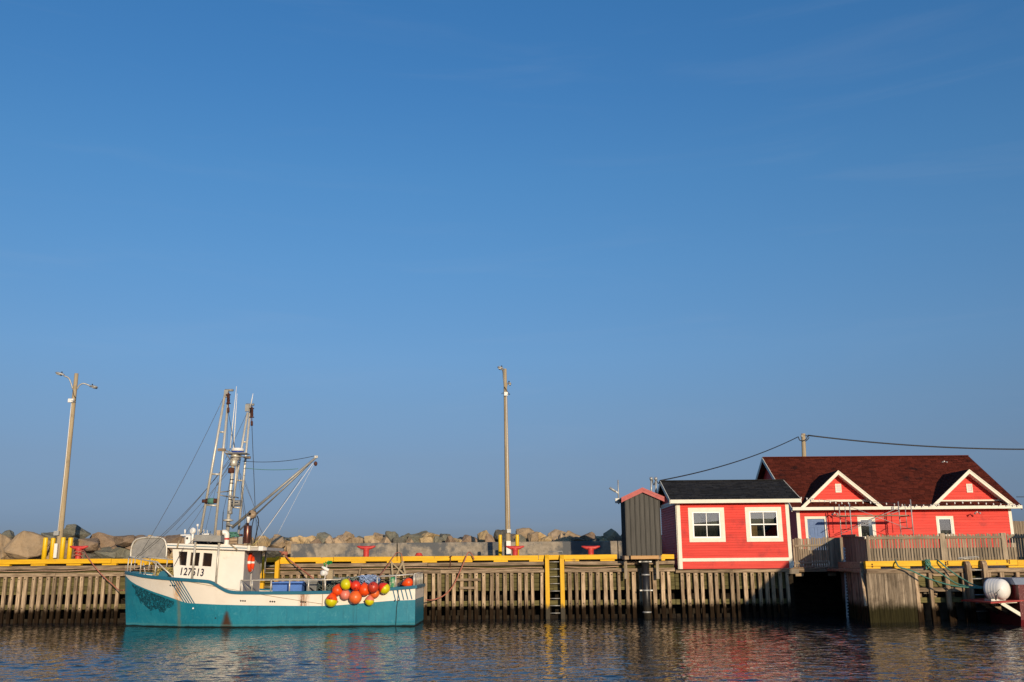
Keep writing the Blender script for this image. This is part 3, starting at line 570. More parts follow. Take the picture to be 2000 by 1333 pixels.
# teal hull paint with rust, scuffs and the printed swarm of black marks at the bow
def hull_mat():
    k = N('teal_hull_paint'); vec = k.coords((1, 1, 1)); z = k.posz(); x, y = k.px, k.py
    n1 = k.noise(k.pos, 1.4, 6, 0.65); col = k.mix(k.ramp(n1, .35, .7), (0.012, 0.180, 0.262), (0.022, 0.215, 0.29))
    n2 = k.noise(k.pos, 3.0, 5, 0.7, 2.5); col = k.mix(k.math('MULTIPLY', k.ramp(n2, .52, .70), .6), col, (0.06, 0.27, 0.34))
    mp = k.n('Mapping'); mp.inputs['Scale'].default_value = (5, 5, .35); k.l(k.pos, mp.inputs[0])
    n3 = k.noise(mp.outputs[0], 2.0, 5, 0.7); col = k.mix(k.math('MULTIPLY', k.ramp(n3, .52, .72), .5), col, (0.010, 0.105, 0.155))
    # black print
    def band(c, lo, hi, w): return k.math('MULTIPLY', k.ramp(c, lo - w, lo + w), k.ramp(c, hi + w, hi - w))
    A = onhull(256, 1137); B = onhull(340, 1172); lo = onhull(300, 1207)
    s = (B.z - A.z) / (B.x - A.x)
    top = k.math('SUBTRACT', k.math('ADD', k.math('MULTIPLY', k.math('SUBTRACT', x, A.x), s), A.z - .05), z)     # distance under the white line
    nb = k.noise(k.pos, 2.6, 3, .6); depth = k.math('ADD', top, k.math('MULTIPLY', k.math('SUBTRACT', nb, .5), .9))
    xc = k.math('DIVIDE', k.math('SUBTRACT', x, (A.x + B.x) / 2 + .02), (B.x - A.x) / 2)
    reach = k.math('MULTIPLY', k.math('SUBTRACT', 1.0, k.math('POWER', k.math('ABSOLUTE', xc), 2.4)), .66, True)
    inside = k.math('MULTIPLY', k.ramp(k.math('SUBTRACT', reach, depth), -.02, .03), k.ramp(top, .0, .03)); inside = k.math('MULTIPLY', inside, k.ramp(k.math('ABSOLUTE', xc), 1.0, .96))
    wob = k.n('VectorMath', operation='ADD'); nz = k.n('TexNoise'); nz.inputs['Scale'].default_value = 9; k.l(k.pos, nz.inputs['Vector'])
    sc = k.n('VectorMath', operation='SCALE'); k.l(nz.outputs['Color'], sc.inputs[0]); sc.inputs['Scale'].default_value = .13; k.l(k.pos, wob.inputs[0]); k.l(sc.outputs[0], wob.inputs[1])
    vo = k.n('TexVoronoi', feature='DISTANCE_TO_EDGE'); vo.inputs['Scale'].default_value = 20; k.l(wob.outputs[0], vo.inputs['Vector'])
    ln = k.ramp(vo.outputs['Distance'], .27, .19); brk = k.ramp(k.noise(k.pos, 11, 3), .38, .44)
    col = k.mix(k.math('MULTIPLY', k.math('MULTIPLY', k.math('MULTIPLY', inside, ln), brk), .8), col, (0.006, 0.014, 0.02))
    # rust: one wedge under the overboard pipe, one thin run below the bow stripes
    R = onhull(443, 1191); hw_ = k.math('MULTIPLY', k.math('SUBTRACT', R.z, z), .34)
    nr = k.math('MULTIPLY', k.math('SUBTRACT', k.noise(k.pos, 6, 5, .7), .5), .10)
    dx = k.math('SUBTRACT', k.math('ABSOLUTE', k.math('SUBTRACT', k.math('ADD', x, nr), R.x)), hw_)
    rust = k.math('MULTIPLY', k.ramp(dx, .11, -.09), k.ramp(z, R.z, R.z - .12)); col = k.mix(k.math('MULTIPLY', rust, .97), col, (0.065, 0.028, 0.012))
    T = onhull(349, 1180); dx2 = k.math('ABSOLUTE', k.math('SUBTRACT', k.math('ADD', x, nr), T.x)); col = k.mix(k.math('MULTIPLY', k.ramp(dx2, .12, .0), .5), col, (0.19, 0.15, 0.06))
    # weed and grime at the waterline
    wl = k.math('ADD', z, k.math('MULTIPLY', k.noise(k.pos, 3, 4), -.06)); col = k.mix(k.math('MULTIPLY', k.ramp(k.math('ABSOLUTE', k.math('SUBTRACT', wl, .07)), .05, .0), .45), col, (0.10, 0.24, 0.24)); col = k.mix(k.ramp(wl, .04, .0), col, (0.012, 0.02, 0.018))
    k.l(col, k.b.inputs['Base Color']); k.b.inputs['Roughness'].default_value = .38; k.b.inputs['Specular IOR Level'].default_value = .4
    bp = k.n('Bump'); bp.inputs['Strength'].default_value = .25; bp.inputs['Distance'].default_value = .02; k.l(k.noise(k.pos, 1.1, 3), bp.inputs['Height']); k.l(bp.outputs[0], k.b.inputs['Normal']); return k.m
def band_mat():
    k = N('white_hull_paint'); vec = k.coords(); z = k.posz(); x = k.px
    n1 = k.noise(k.pos, 1.3, 5, .6); col = k.mix(k.ramp(n1, .4, .75), (0.80, 0.73, 0.63), (0.74, 0.66, 0.56))
    nr = k.math('MULTIPLY', k.math('SUBTRACT', k.noise(k.pos, 7, 5, .7), .5), .22)
    mp = k.n('Mapping'); mp.inputs['Scale'].default_value = (9, 9, .5); k.l(k.pos, mp.inputs[0]); st = k.noise(mp.outputs[0], 2, 4, .7)
    for px, py, wd, amt, c in ((347, 1157, .26, .95, (0.58, 0.29, 0.08)), (593, 1168, .26, .85, (0.36, 0.16, 0.06)), (590, 1170, .07, .9, (0.20, 0.07, 0.03))):
        R = onhull(px, py); d = k.math('ABSOLUTE', k.math('SUBTRACT', k.math('ADD', x, nr), R.x)); f = k.math('MULTIPLY', k.ramp(d, wd, 0), k.ramp(st, .30, .55))
        if px == 346: f = k.math('MULTIPLY', f, k.ramp(z, R.z + .28, R.z - .05))
        col = k.mix(k.math('MULTIPLY', f, amt), col, c)
    k.l(col, k.b.inputs['Base Color']); k.b.inputs['Roughness'].default_value = .36
    bp = k.n('Bump'); bp.inputs['Strength'].default_value = .25; bp.inputs['Distance'].default_value = .02; k.l(k.noise(k.pos, .9, 3), bp.inputs['Height']); k.l(bp.outputs[0], k.b.inputs['Normal']); return k.m
m_hull, m_band = hull_mat(), band_mat()

def skin(lo, hi, nl, name, mt, inset=0.0, sides=(-1, 1)):
    m = MB()
    for sd in sides:
        vs = []
        for x in XS:
            a, b = lo(x), hi(x)
            for j in range(nl + 1):
                z = a + (b - a) * j / nl; xx = x + rake(x, z); vs.append((xx, YC + sd * max(.0, hb(xx, z) - inset), z))
        n = nl + 1; fs = [(i * n + j, (i + 1) * n + j, (i + 1) * n + j + 1, i * n + j + 1) for i in range(len(XS) - 1) for j in range(nl)]
        m.add(vs, fs, True)
    return put(name, m, mt, boat)
skin(lambda x: -.7, zm, 9, 'hull', m_hull)
skin(zm, zs, 4, 'white_topside', m_band)
skin(lambda x: zs(x) - .75 if x > WX(440, 1150, 37.2) else zs(x) - .3, zs, 1, 'inner_bulwark', m_white, .07)
# transom
def transom(z0f, z1f, name, mt, off, ins=0.0):
    m = MB(); n = 12; vs = []
    b0, b1 = z0f, z1f
    prof = [(YC - hb(XT, b0 + (b1 - b0) * i / n) + ins, b0 + (b1 - b0) * i / n) for i in range(n + 1)]
    vs = [(XT + off, y, z) for y, z in prof] + [(XT + off, 2 * YC - y, z) for y, z in prof]
    m.add(vs, [(i, i + 1, n + 2 + i, n + 1 + i) for i in range(n)]); return put(name, m, mt, boat)
transom(-.7, zs(XT), 'transom', m_hull, 0); transom(zm(XT) + .02, zs(XT) - .10, 'transom_panel', m_band, .004, .14)
# gunwale cap, both sides and stern
for sd, mt in ((-1, m_teal), (1, m_teal)):
    m = MB(); sec = [(.045, -.115), (.055, -.02), (.04, .0), (-.12, .0), (-.12, -.05), (0.002, -.115)]; vs = []
    for x in XS:
        h = hb(x, zs(x)); vs += [(x, YC + sd * max(-.0, h + o), zs(x) + dz + .012) for o, dz in sec]
    n = len(sec); m.add(vs, [(i * n + j, i * n + (j + 1) % n, (i + 1) * n + (j + 1) % n, (i + 1) * n + j) for i in range(len(XS) - 1) for j in range(n)]); put('gunwale', m, mt, boat)
m = MB(); h = hb(XT, zs(XT)); m.box((XT - .12, YC - h - .05, zs(XT) - .10), (XT + .06, YC + h + .05, zs(XT) + .016)); put('stern_cap', m, m_teal, boat)
# decks
m = MB(); vs = []; xk = WX(440, 1150, 37.2)
for x in XS:
    zd = zs(x) - .25 if x < xk else zs(x) - .72
    vs += [(x, YC - hb(x, zd) + .06, zd), (x, YC + hb(x, zd) - .06, zd)]
m.add(vs, [(2 * i, 2 * i + 1, 2 * i + 3, 2 * i + 2) for i in range(len(XS) - 1)]); put('deck', m, m_grey, boat)

# painted stripes on the topsides, laid on the hull surface
def stripe(p0, p1, wpx, name='paint_stripe'):
    m = MB(); n = 8; vs = []
    for i in range(n + 1):
        t = i / n; x = p0[0] + (p1[0] - p0[0]) * t; y = p0[1] + (p1[1] - p0[1]) * t
        vs += [onhull(x - wpx / 2, y, .003), onhull(x + wpx / 2, y, .003)]
    m.add(vs, [(2 * i, 2 * i + 1, 2 * i + 3, 2 * i + 2) for i in range(n)]); put(name, m, m_teal, boat)
for k in range(5): stripe((331 + 5.4 * k, 1132.5 + .4 * k), (359.5 + 5.0 * k, 1177.0 + .5 * k), 2.5)
for k in range(5): stripe((767.5 + 8.0 * k, 1153 - .6 * k), (772.5 + 8.0 * k, 1173.6 - .7 * k), 2.4)
def dot(px, py, r):
    m = MB(); p = onhull(px, py, .001); m.lathe([(r, 0), (r * .6, .006)], p, (0, -1, 0), 10); put('scupper', m, m_black, boat)
for c, y in ((337, 1144), (474.5, 1174), (532, 1175.5), (592, 1176.3)):
    for k in (-1, 0, 1): dot(c + 4.2 * k, y + .2 * k, .034)
for px, py in ((421, 1207.5), (659.5, 1176), (711, 1175.5), (770.5, 1174), (779, 1173.2)): dot(px, py, .03)
m = MB(); p = onhull(377.5, 1188.5); m.lathe([(.035, 0), (.03, .03)], p, (0, -1, 0), 10); put('drain_fitting', m, m_plastic, boat)

# wheelhouse: real walls round three recessed windows
Yn, Yf = 37.5, 39.95
Q = lambda px, py, Y=Yn: W(px, py, Y)
wt = root  # keep name short below
wheel = None
FT, FB, AT, AB = Q(337, 1071), Q(340.2, 1140), Q(478, 1075.5), Q(473, 1160)
wins = [((348.8, 1077.5), (366.2, 1078), (363.4, 1105.3), (351, 1104)), ((373, 1079.4), (390.8, 1080), (387.6, 1106), (370.4, 1105)), ((397.6, 1080), (415, 1081.4), (412.4, 1107.2), (394.8, 1106))]
m = MB()
def panel(pts, d=.07): m.prism([Q(*p) for p in pts], (0, d, 0))
zrow_t = [(337, 1071), (348.8, 1077.5)]
panel([(337, 1071), (478, 1075.5), (477.7, 1081.4), (415, 1081.4), (397.6, 1080), (390.8, 1080), (373, 1079.4), (366.2, 1078), (348.8, 1077.5), (337.3, 1077.3)])
panel([(337.3, 1077.3), (348.8, 1077.5), (351, 1104), (338.5, 1103.6)]); panel([(366.2, 1078), (373, 1079.4), (370.4, 1105), (363.4, 1105.3)]); panel([(390.8, 1080), (397.6, 1080), (394.8, 1106), (387.6, 1106)])
panel([(415, 1081.4), (477.7, 1081.4), (476.2, 1107.2), (412.4, 1107.2)])
panel([(338.5, 1103.6), (351, 1104), (363.4, 1105.3), (370.4, 1105), (387.6, 1106), (394.8, 1106), (412.4, 1107.2), (476.2, 1107.2), (473, 1160), (340.2, 1140)])
wheel = put('wheelhouse_side', m, m_white, boat)
for q in wins:
    wq = [Q(*p) for p in q]; m = MB()
    for i in range(4):
        a, b = wq[i], wq[(i + 1) % 4]; m.add([a + V((0, .071, 0)), b + V((0, .071, 0)), b + V((0, .16, 0)), a + V((0, .16, 0))], [(0, 1, 2, 3)])
    fr = put('window', m, m_brown, wheel); m = MB(); m.prism([p + V((0, .10, 0)) for p in wq], (0, .01, 0)); put('pane', m, m_bglass, fr)
m = MB(); m.prism([FT + V((0, .07, 0)), FB + V((0, .07, 0)), FB + V((.08, .07, 0)), FT + V((.08, .07, 0))], (0, Yf - Yn - .07, 0)); put('wheelhouse_front', m, m_white, boat)
m = MB(); m.prism([AT + V((-.07, .07, 0)), AT + V((0, .07, 0)), AB + V((.0, .07, 0)), AB + V((-.07, .07, 0))], (0, Yf - Yn - .07, 0)); aft = put('wheelhouse_aft', m, m_grey, boat)
m = MB(); m.prism([FT + V((0, Yf - Yn, 0)), AT + V((0, Yf - Yn, 0)), AB + V((0, Yf - Yn, 0)), FB + V((0, Yf - Yn, 0))], (0, .07, 0)); put('wheelhouse_far_side', m, m_white, boat)
m = MB(); m.box((AB.x + .004, 38.55, WZ(480, 1160, 38)), (AT.x + .035, 39.2, WZ(490, 1086, 38))); put('door', m, m_grey, aft)
# roof slab with teal line
Yr = 37.28; m = MB()
rf = [Q(326.3, 1061.3, Yr), Q(483, 1066.6, Yr), Q(483, 1075.4, Yr), Q(326.3, 1070, Yr)]
m.prism(rf, (0, 40.15 - Yr, 0)); roofo = put('wheelhouse_roof', m, m_white, boat)
m = MB(); m.prism([Q(326.3, 1064.9, Yr - .003), Q(483, 1070.4, Yr - .003), Q(483, 1072.0, Yr - .003), Q(326.3, 1066.5, Yr - .003)], (0, .0025, 0)); put('roof_stripe', m, m_teal, roofo)
m = MB(); m.prism([Q(483.3, 1068.4, Yr + .05), Q(521, 1069.5, Yr + .05), Q(521, 1075.5, Yr + .05), Q(483.3, 1075.6, Yr + .05)], (0, 2.75, 0)); put('aft_canopy', m, m_grey, boat)
m = MB(); m.rect(505, 1067.3, 514, 1075.8, Yr, .3); put('canopy_light', m, m_plastic, boat)
m = MB(); m.rect(483.5, 1066, 488.5, 1076, Yr - .02, .12); m.rect(490, 1067.5, 503, 1069.5, Yr - .02, .08); put('canopy_bracket', m, m_trim, boat)
for px in (511, 519):
    m = MB(); m.tube([W(px, 1075, 39.7), W(px - 2, 1120, 39.7)], .03, 8); put('canopy_post', m, m_alug, boat)
# registration number
def text_mesh(s, size):
    cu = bpy.data.curves.new('t', 'FONT'); cu.body = s; cu.size = size; cu.extrude = .002; cu.offset = .028; cu.space_character = 1.12; cu.resolution_u = 4
    o = bpy.data.objects.new('t', cu); COL.objects.link(o); dg = bpy.context.evaluated_depsgraph_get(); me = bpy.data.meshes.new_from_object(o.evaluated_get(dg))
    vs = [v.co.copy() for v in me.vertices]; fs = [list(p.vertices) for p in me.polygons]; bpy.data.objects.remove(o); bpy.data.meshes.remove(me); return vs, fs
vs, fs = text_mesh('127513', 1.0)
xs_ = [v.x for v in vs]; ys_ = [v.y for v in vs]; x0, x1, y0, y1 = min(xs_), max(xs_), min(ys_), max(ys_)
c0, c1, c2 = Q(352.0, 1124), Q(396.8, 1126.6), Q(354.8, 1108.6); c0.y = c1.y = c2.y = 0
m = MB(); m.add([c0 + (c1 - c0) * ((v.x - x0) / (x1 - x0)) + (c2 - c0) * ((v.y - y0) / (y1 - y0)) + V((0, Yn - .004 - v.z, 0)) for v in vs], fs); put('number', m, m_navy, wheel, label='dark registration number 127513')
# life ring on the aft wall
lr = root('life_ring', 'orange life ring with white bands hanging on the wheelhouse back wall', 'life ring', W(490, 1114, 38.3)); c = V((AT.x + .06, 38.28, WZ(489, 1099, 38.3)))
RR = .27
def arc(a0, a1, r, mt, nm):
    m = MB(); m.tube([c + V((0, RR * cos(t), RR * 1.15 * sin(t))) for t in np.linspace(a0, a1, 12)], r, 10); put(nm, m, mt, lr)
m_or = mat('orange_buoy_vinyl', (0.85, 0.075, 0.012), (0.78, 0.06, 0.01), 5, rough=.42, spec=.45)
for k in range(4): arc(k * pi / 2 + .14, (k + 1) * pi / 2 - .14, .07, m_or, 'ring_segment'); arc((k + 1) * pi / 2 - .14, (k + 1) * pi / 2 + .14, .074, m_plastic, 'white_band')

def part_tube(name, pts, r, mt, parent=boat, n=8): m = MB(); m.tube(pts, r, n); return put(name, m, mt, parent)
# two stanchions and the grey box beam before the wheelhouse
Yp = 37.22
for a, b in (((382, 1056), (374.8, 1131)), ((428.2, 1057), (421.5, 1140))): part_tube('stanchion', [W(*a, Yp), W(*b, Yp)], .045, m_alu)
m = MB(); m.prism([W(380, 1044.8, 37.0), W(431, 1046.5, 37.0), W(431, 1058.8, 37.0), W(379.6, 1057, 37.0)], (0, .5, 0)); put('box_beam', m, m_alug, boat)
# outrigger frames: two legs each with rungs
def frame(top, legs, Y, rungs, rad):
    m = MB(); t = MB(); o = None
    o = part_tube('outrigger_frame', [W(*legs[0][0], Y), W(*legs[0][1], Y)], rad, m_alu, n=10)
    for a, b in legs[1:]: part_tube('leg', [W(*a, Y), W(*b, Y)], rad, m_alu, o, 10)
    for a, b in rungs: part_tube('rung', [W(*a, Y), W(*b, Y)], rad * .75, m_alu, o)
    return o
A = frame(None, [((440.5, 764), (391.5, 1042)), ((446, 780), (419.4, 1046))], 37.9, [((430, 844), (437.5, 844.5)), ((413, 926), (429, 927)), ((404, 986.5), (423, 988))], .05)
B = frame(None, [((489.5, 791), (465.5, 1044)), ((483.5, 806), (451, 1000))], 39.7, [((473, 863.5), (481, 864)), ((460, 938.5), (474, 939)), ((453, 991), (470, 992.5))], .047)
for o, p, Y in ((A, (445, 766), 37.9), (B, (486, 794), 39.7)):
    m = MB(); c = W(*p, Y); m.box(c + V((-.14, -.05, -.22)), c + V((.02, .05, .08))); m.tube([c + V((-.12, 0, .07)), c + V((.22, 0, .07))], .05, 8); put('head_block', m, m_alug, o)
def spring(px, y0, y1, yb, Y, o):
    a, b = W(px, y0, Y), W(px, y1, Y); n = 60; m = MB()
    m.tube([a.lerp(b, i / n) + V((.055 * cos(i * 1.0), .055 * sin(i * 1.0), 0)) for i in range(n + 1)], .016, 5); m.tube([a + V((0, 0, .1)), b], .035, 7)
    m.box(a + V((-.08, -.08, 0)), a + V((.08, .08, .03))); m.box(b + V((-.08, -.08, -.02)), b + V((.08, .08, .01))); put('snubber_spring', m, m_rust, o)
    c = W(px, yb, Y); part_tube('shackle', [b, b.lerp(c, .45), b.lerp(c, .5), c], [.02, .02, .05, .05], m_rust, o)
spring(446, 772, 788, 806, 37.8, A); spring(491.8, 799, 815, 832, 39.65, B)
m = MB(); c = W(413, 979, 37.8); m.tube([c + V((-.22, 0, 0)), c + V((.2, 0, 0))], .1, 10); m.tube([c + V((-.36, 0, 0)), c + V((-.22, 0, 0))], .07, 8); dr = put('winch_drum', m, m_rust, A)
m = MB(); m.tube([c + V((-.12, 0, 0)), c + V((.1, 0, 0))], .115, 12); put('twine', m, m_grope, dr)
m = MB(); c = W(461, 983, 39.6); m.tube([c + V((-.2, 0, 0)), c + V((.2, 0, 0))], .13, 10); put('winch_drum', m, m_alug, B)
# main mast
m = MB(); m.tube([W(443.5, 1052, 38.7), W(450, 960, 38.7), W(457, 884, 38.7)], [.075, .065, .06], 12); m.tube([W(456, 990, 38.75), W(464, 884, 38.75)], .035, 8); mast = put('mast', m, m_alu, boat)
for y in (1030, 1020, 977, 960, 945, 938, 924, 916): 
    px = 443.5 + (1052 - y) * .0805; p = W(px, y, 38.7); m = MB(); m.lathe([(.082, 0), (.082, .03)], p, n=10); put('strap', m, m_black, mast)
for px, y, r_, hh, mt in ((445.5, 1019, .20, .07, m_alu), (451.5, 925, .13, .2, m_rust), (456, 911, .16, .25, m_alu), (459, 900, .17, .28, m_alu), (449, 1005, .1, .12, m_alug)):
    p = W(px, y, 38.7); m = MB(); m.lathe([(r_ * .6, 0), (r_, .02), (r_, hh), (r_ * .5, hh + .04)], p, n=10); put('mast_fitting', m, mt, mast)
m = MB(); pz = W(464, 886, 38.7); m.box(pz + V((-.42, -.3, -.03)), pz + V((.42, .3, .0))); put('mast_platform', m, m_alug, mast)
m = MB(); m.lathe([(.20, 0), (.245, .02), (.25, .07)], pz + V((0, 0, .01)), n=24); rd = put('radar', m, mat('radar_blue', (0.015, 0.06, 0.35), rough=.4), mast)
m = MB(); m.lathe([(.25, .072), (.25, .15), (.235, .19), (.12, .21)], pz + V((0, 0, .01)), n=24); put('dome', m, m_plastic, rd)
for a, b in (((449.5, 876), (462, 755)), ((456, 880), (463, 769)), ((490.3, 790), (494.3, 769))): part_tube('antenna', [W(*b, 38.65), W(*a, 38.65)], [.011, .026], m_plastic)
for a, b in (((438, 879), (480, 895)), ((437, 880), (455, 905)), ((450, 892), (486, 893)), ((424, 962), (448, 960)), ((428, 967), (447, 971)), ((448, 968), (466, 973))): part_tube('spreader', [W(*a, 38.4), W(*b, 38.8)], .024, m_alug)
m = MB(); m.rect(425, 876, 439, 881, 37.8, .14); m.rect(478, 891.5, 488, 896, 39.5, .14); put('spreader_pad', m, m_beam, mast)
# boom with block
m = MB(); a, b = W(453, 1031, 38.6), W(619.5, 892, 38.2); m.tube([a, b], [.06, .045], 10); m.tube([a + V((.3, .06, -.1)), b + V((-.1, .04, -.09))], .03, 8); boom = put('boom', m, m_alug, boat)
m = MB(); c = W(494.5, 1005.5, 38.4); m.lathe([(.07, -.06), (.16, -.03), (.165, .14), (.08, .17)], c, (-.6, -1, .1), 16); hd = put('hauler_motor', m, m_beam, boom); m = MB(); m.lathe([(.06, .17), (.05, .20)], c, (-.6, -1, .1), 12); put('motor_hub', m, m_black, hd)
m = MB(); m.lathe([(.03, 0), (.07, .05), (.07, .12), (.03, .18)], b + V((-.06, 0, -.2)), (.1, 0, -1), 10); put('boom_block', m, m_rust, boom)
m = MB(); m.box(b + V((-.10, -.04, -.06)), b + V((.03, .04, .03))); put('boom_tip', m, m_alu, boom)
m = MB(); m.tube([W(442, 1024, 38.6), W(458, 1029, 38.6)], .05, 8); put('boom_heel', m, m_alug, boom)
# rigging
def stay(a, Ya, b, Yb, r=.011, mt=m_steelw, s=0.0): part_tube('stay', sag(W(*a, Ya), W(*b, Yb), s, 10), r * .8, mt, n=5)
bow = (263, 1090)
for a, Ya, b, Yb, r_, mt, s in [((439, 772), 37.9, (278, 1076), 38.8, .011, m_steelw, .25), ((483, 806), 39.7, (440, 898), 38.8, .010, m_steelw, 0), ((447, 903), 38.7, bow, 38.9, .013, m_steelw, .25), ((451, 893), 38.7, (265, 1092), 38.9, .013, m_steelw, .35),
        ((448, 920), 38.7, (344, 1036), 38.7, .009, m_steelw, .05), ((450, 905), 38.7, (360, 1046), 38.4, .009, m_steelw, .05), ((446, 806), 37.8, (460, 882), 38.6, .013, m_wire, 0), ((445, 806), 37.8, (443, 878), 38.6, .008, m_steelw, 0),
        ((474, 901), 38.7, (614, 891), 38.2, .014, m_wire, .12), ((478, 914.5), 38.7, (582, 916), 38.3, .015, m_grope, .06), ((492, 832), 39.6, (498, 985), 39.0, .016, m_wire, 0), ((498, 985), 39.0, (503, 1066), 39, .012, m_wire, 0),
        ((611.5, 905), 38.2, (504, 1056), 38.0, .013, m_plastic, 0), ((613.5, 906), 38.2, (541, 1046), 38.6, .006, m_plastic, 0), ((604, 908), 38.2, (500, 1003), 38.3, .012, m_wire, .05), ((590, 930), 38.2, (522, 1030), 38.6, .009, m_steelw, 0),
        ((469, 925), 38.7, (497, 990), 38.9, .009, m_steelw, 0), ((467, 918), 38.7, (483, 1030), 38.4, .012, m_wire, 0), ((461, 905), 38.7, (479, 1025), 38.7, .008, m_steelw, 0), ((499, 1012), 38.6, (524, 1068), 38.6, .009, m_wire, 0), ((478, 938), 39.6, (500, 1000), 39, .008, m_steelw, 0),
        ((455, 912), 38.7, (436, 1000), 38.4, .010, m_wire, .05), ((436, 1000), 38.4, (433, 1052), 38.3, .02, m_wire, 0), ((452, 900), 38.7, (422, 950), 38, .008, m_steelw, 0), ((458, 890), 38.7, (440, 925), 38, .008, m_steelw, 0), ((411, 1038), 38.2, (405, 1060), 38.2, .02, m_wire, 0),
        ((426, 935), 37.9, (402, 1034), 38.4, .008, m_steelw, 0), ((470, 935), 39, (476, 1003), 38.8, .008, m_steelw, 0), ((358, 1070), 37.2, (334, 1118), 37.6, .012, m_wire, .0), ((400, 1035), 37.8, (358, 1070), 37.3, .012, m_wire, .03)]: stay(a, Ya, b, Yb, r_, mt, s)
part_tube('stay', smoothpath([W(504, 1056, 38.0), W(495, 1064, 37.8), W(487, 1069, 37.4)], 5), .018, m_yrope, n=6)
part_tube('hydraulic_hose', smoothpath([W(496, 1012, 38.3), W(492, 1030, 38.2), W(491, 1050, 38.3), W(492, 1064, 38.4)], 5), .018, m_black); part_tube('hydraulic_hose', smoothpath([W(502, 1008, 38.3), W(505, 1020, 38.2), W(500, 1045, 38.3), W(496, 1064, 38.4)], 5), .02, m_black)
# deckhouse top clutter
m = MB(); p = W(482, 1061.5, 37.9); m.lathe([(.14, 0), (.15, .02), (.15, .66), (.14, .68), (.05, .69), (.045, .8)], p, n=20); ex = put('exhaust_stack', m, m_copper, boat)
m = MB(); m.lathe([(.05, .78), (.075, 1.0), (.075, 1.02)], p + V((.01, 0, 0)), n=12); put('stack_cap', m, m_plastic, ex)
m = MB(); p = W(441.5, 1066, 37.8); m.tube(smoothpath([p, p + V((0, 0, .25)), p + V((0, 0, .43)), p + V((-.06, -.02, .52)), p + V((-.17, -.05, .5))], 5), [.085] * 14 + [.1, .12, .13, .13, .13, .13, .13][:7], 14) if False else m.tube(smoothpath([p, p + V((0, 0, .25)), p + V((0, 0, .43)), p + V((-.06, -.02, .5)), p + V((-.16, -.05, .5))], 5), .105, 14)
vn = put('ventilator', m, m_white, boat); m = MB(); m.lathe([(.112, .22), (.112, .29)], p, n=14); put('red_band', m, m_cleat, vn)
m = MB(); m.rect(362.3, 1047, 371.8, 1062.5, 37.6, .28); sb_ = put('camera_box', m, m_plastic, boat); m = MB(); m.lathe([(.045, 0), (.04, .01)], W(365.5, 1051.8, 37.597), (0, -1, 0), 12); put('lens', m, m_black, sb_)
m = MB(); c = W(377, 1037.5, 37.8); m.lathe([(.03, -.12), (.12, -.05), (.135, .05), (.08, .09)], c, (-.5, -.8, .1), 16); m.tube([c, W(375, 1062, 37.8)], .05, 8); put('searchlight', m, m_plastic, boat)
for px, y0, y1, r_ in ((361.3, 1034.5, 1047, .035), (386, 1024, 1034, .05), (389, 1034, 1044, .03), (398.2, 1035, 1043, .03), (404.8, 1036.5, 1042, .025)): part_tube('gps_antenna', [W(px, y1 + 14, 38.2), W(px, y1 - 5, 38.2), W(px, y1 - 6, 38.2), W(px, y0, 38.2)], [.014, .014, r_, r_], m_plastic)
m = MB(); m.rect(352.5, 1044.5, 375, 1046.5, 38.0, .3); m.rect(388, 1042.5, 410, 1045, 38.2, .4); put('antenna_shelf', m, m_plastic, boat)
m = MB(); m.rect(423, 1036, 430, 1047, 38.0, .2); put('fibre_box', m, mat('tan_box', (0.5, 0.38, 0.26)), boat)
m = MB(); m.rect(430, 1045, 438, 1062, 38.3, .5); m.rect(448, 1050, 463, 1062, 38.5, .5); put('hatch_box', m, m_beam, boat)
m = MB(); m.rect(461, 1043.5, 471, 1047.5, 38.6, .25); m.rect(463, 1047, 467, 1062, 38.7, .1); put('davit', m, m_rust, boat)
m = MB(); m.rect(465.5, 1049, 473.5, 1063, 38.0, .25); put('control_box', m, m_alug, boat)
m = MB(); rr = random.Random(3)
for k in range(14):
    c = W(rr.uniform(449, 461), rr.uniform(1042, 1049), 38.5); m.tube([c + V((.12 * cos(t + k), .08 * sin(t * 1.3), .05 * sin(t + k * 2))) for t in np.linspace(0, 5, 9)], .022, 5)
put('rope_heap', m, m_grope, boat)
m = MB(); m.prism([W(430, 1063, 37.5), W(474, 1066, 37.5), W(474, 1068, 37.5), W(430, 1066.5, 37.5)], (0, .6, 0)); put('roof_hatch', m, m_white, boat)
m = MB(); rr = random.Random(4)
for k in range(9):
    c = W(rr.uniform(378, 425), rr.uniform(1060, 1064), 37.9); m.tube([c + V((.3 * sin(t), .15 * cos(t * 1.4), .06 * sin(2 * t + k))) for t in np.linspace(0, 4, 9)], .03, 5)
put('stowed_line', m, m_black, boat)
for a, b in (((350, 1056), (346, 1070)), ((450, 1064), (463, 1074))): part_tube('lashing', [W(*a, 37.3), W(*b, 37.25)], .03, m_trope)

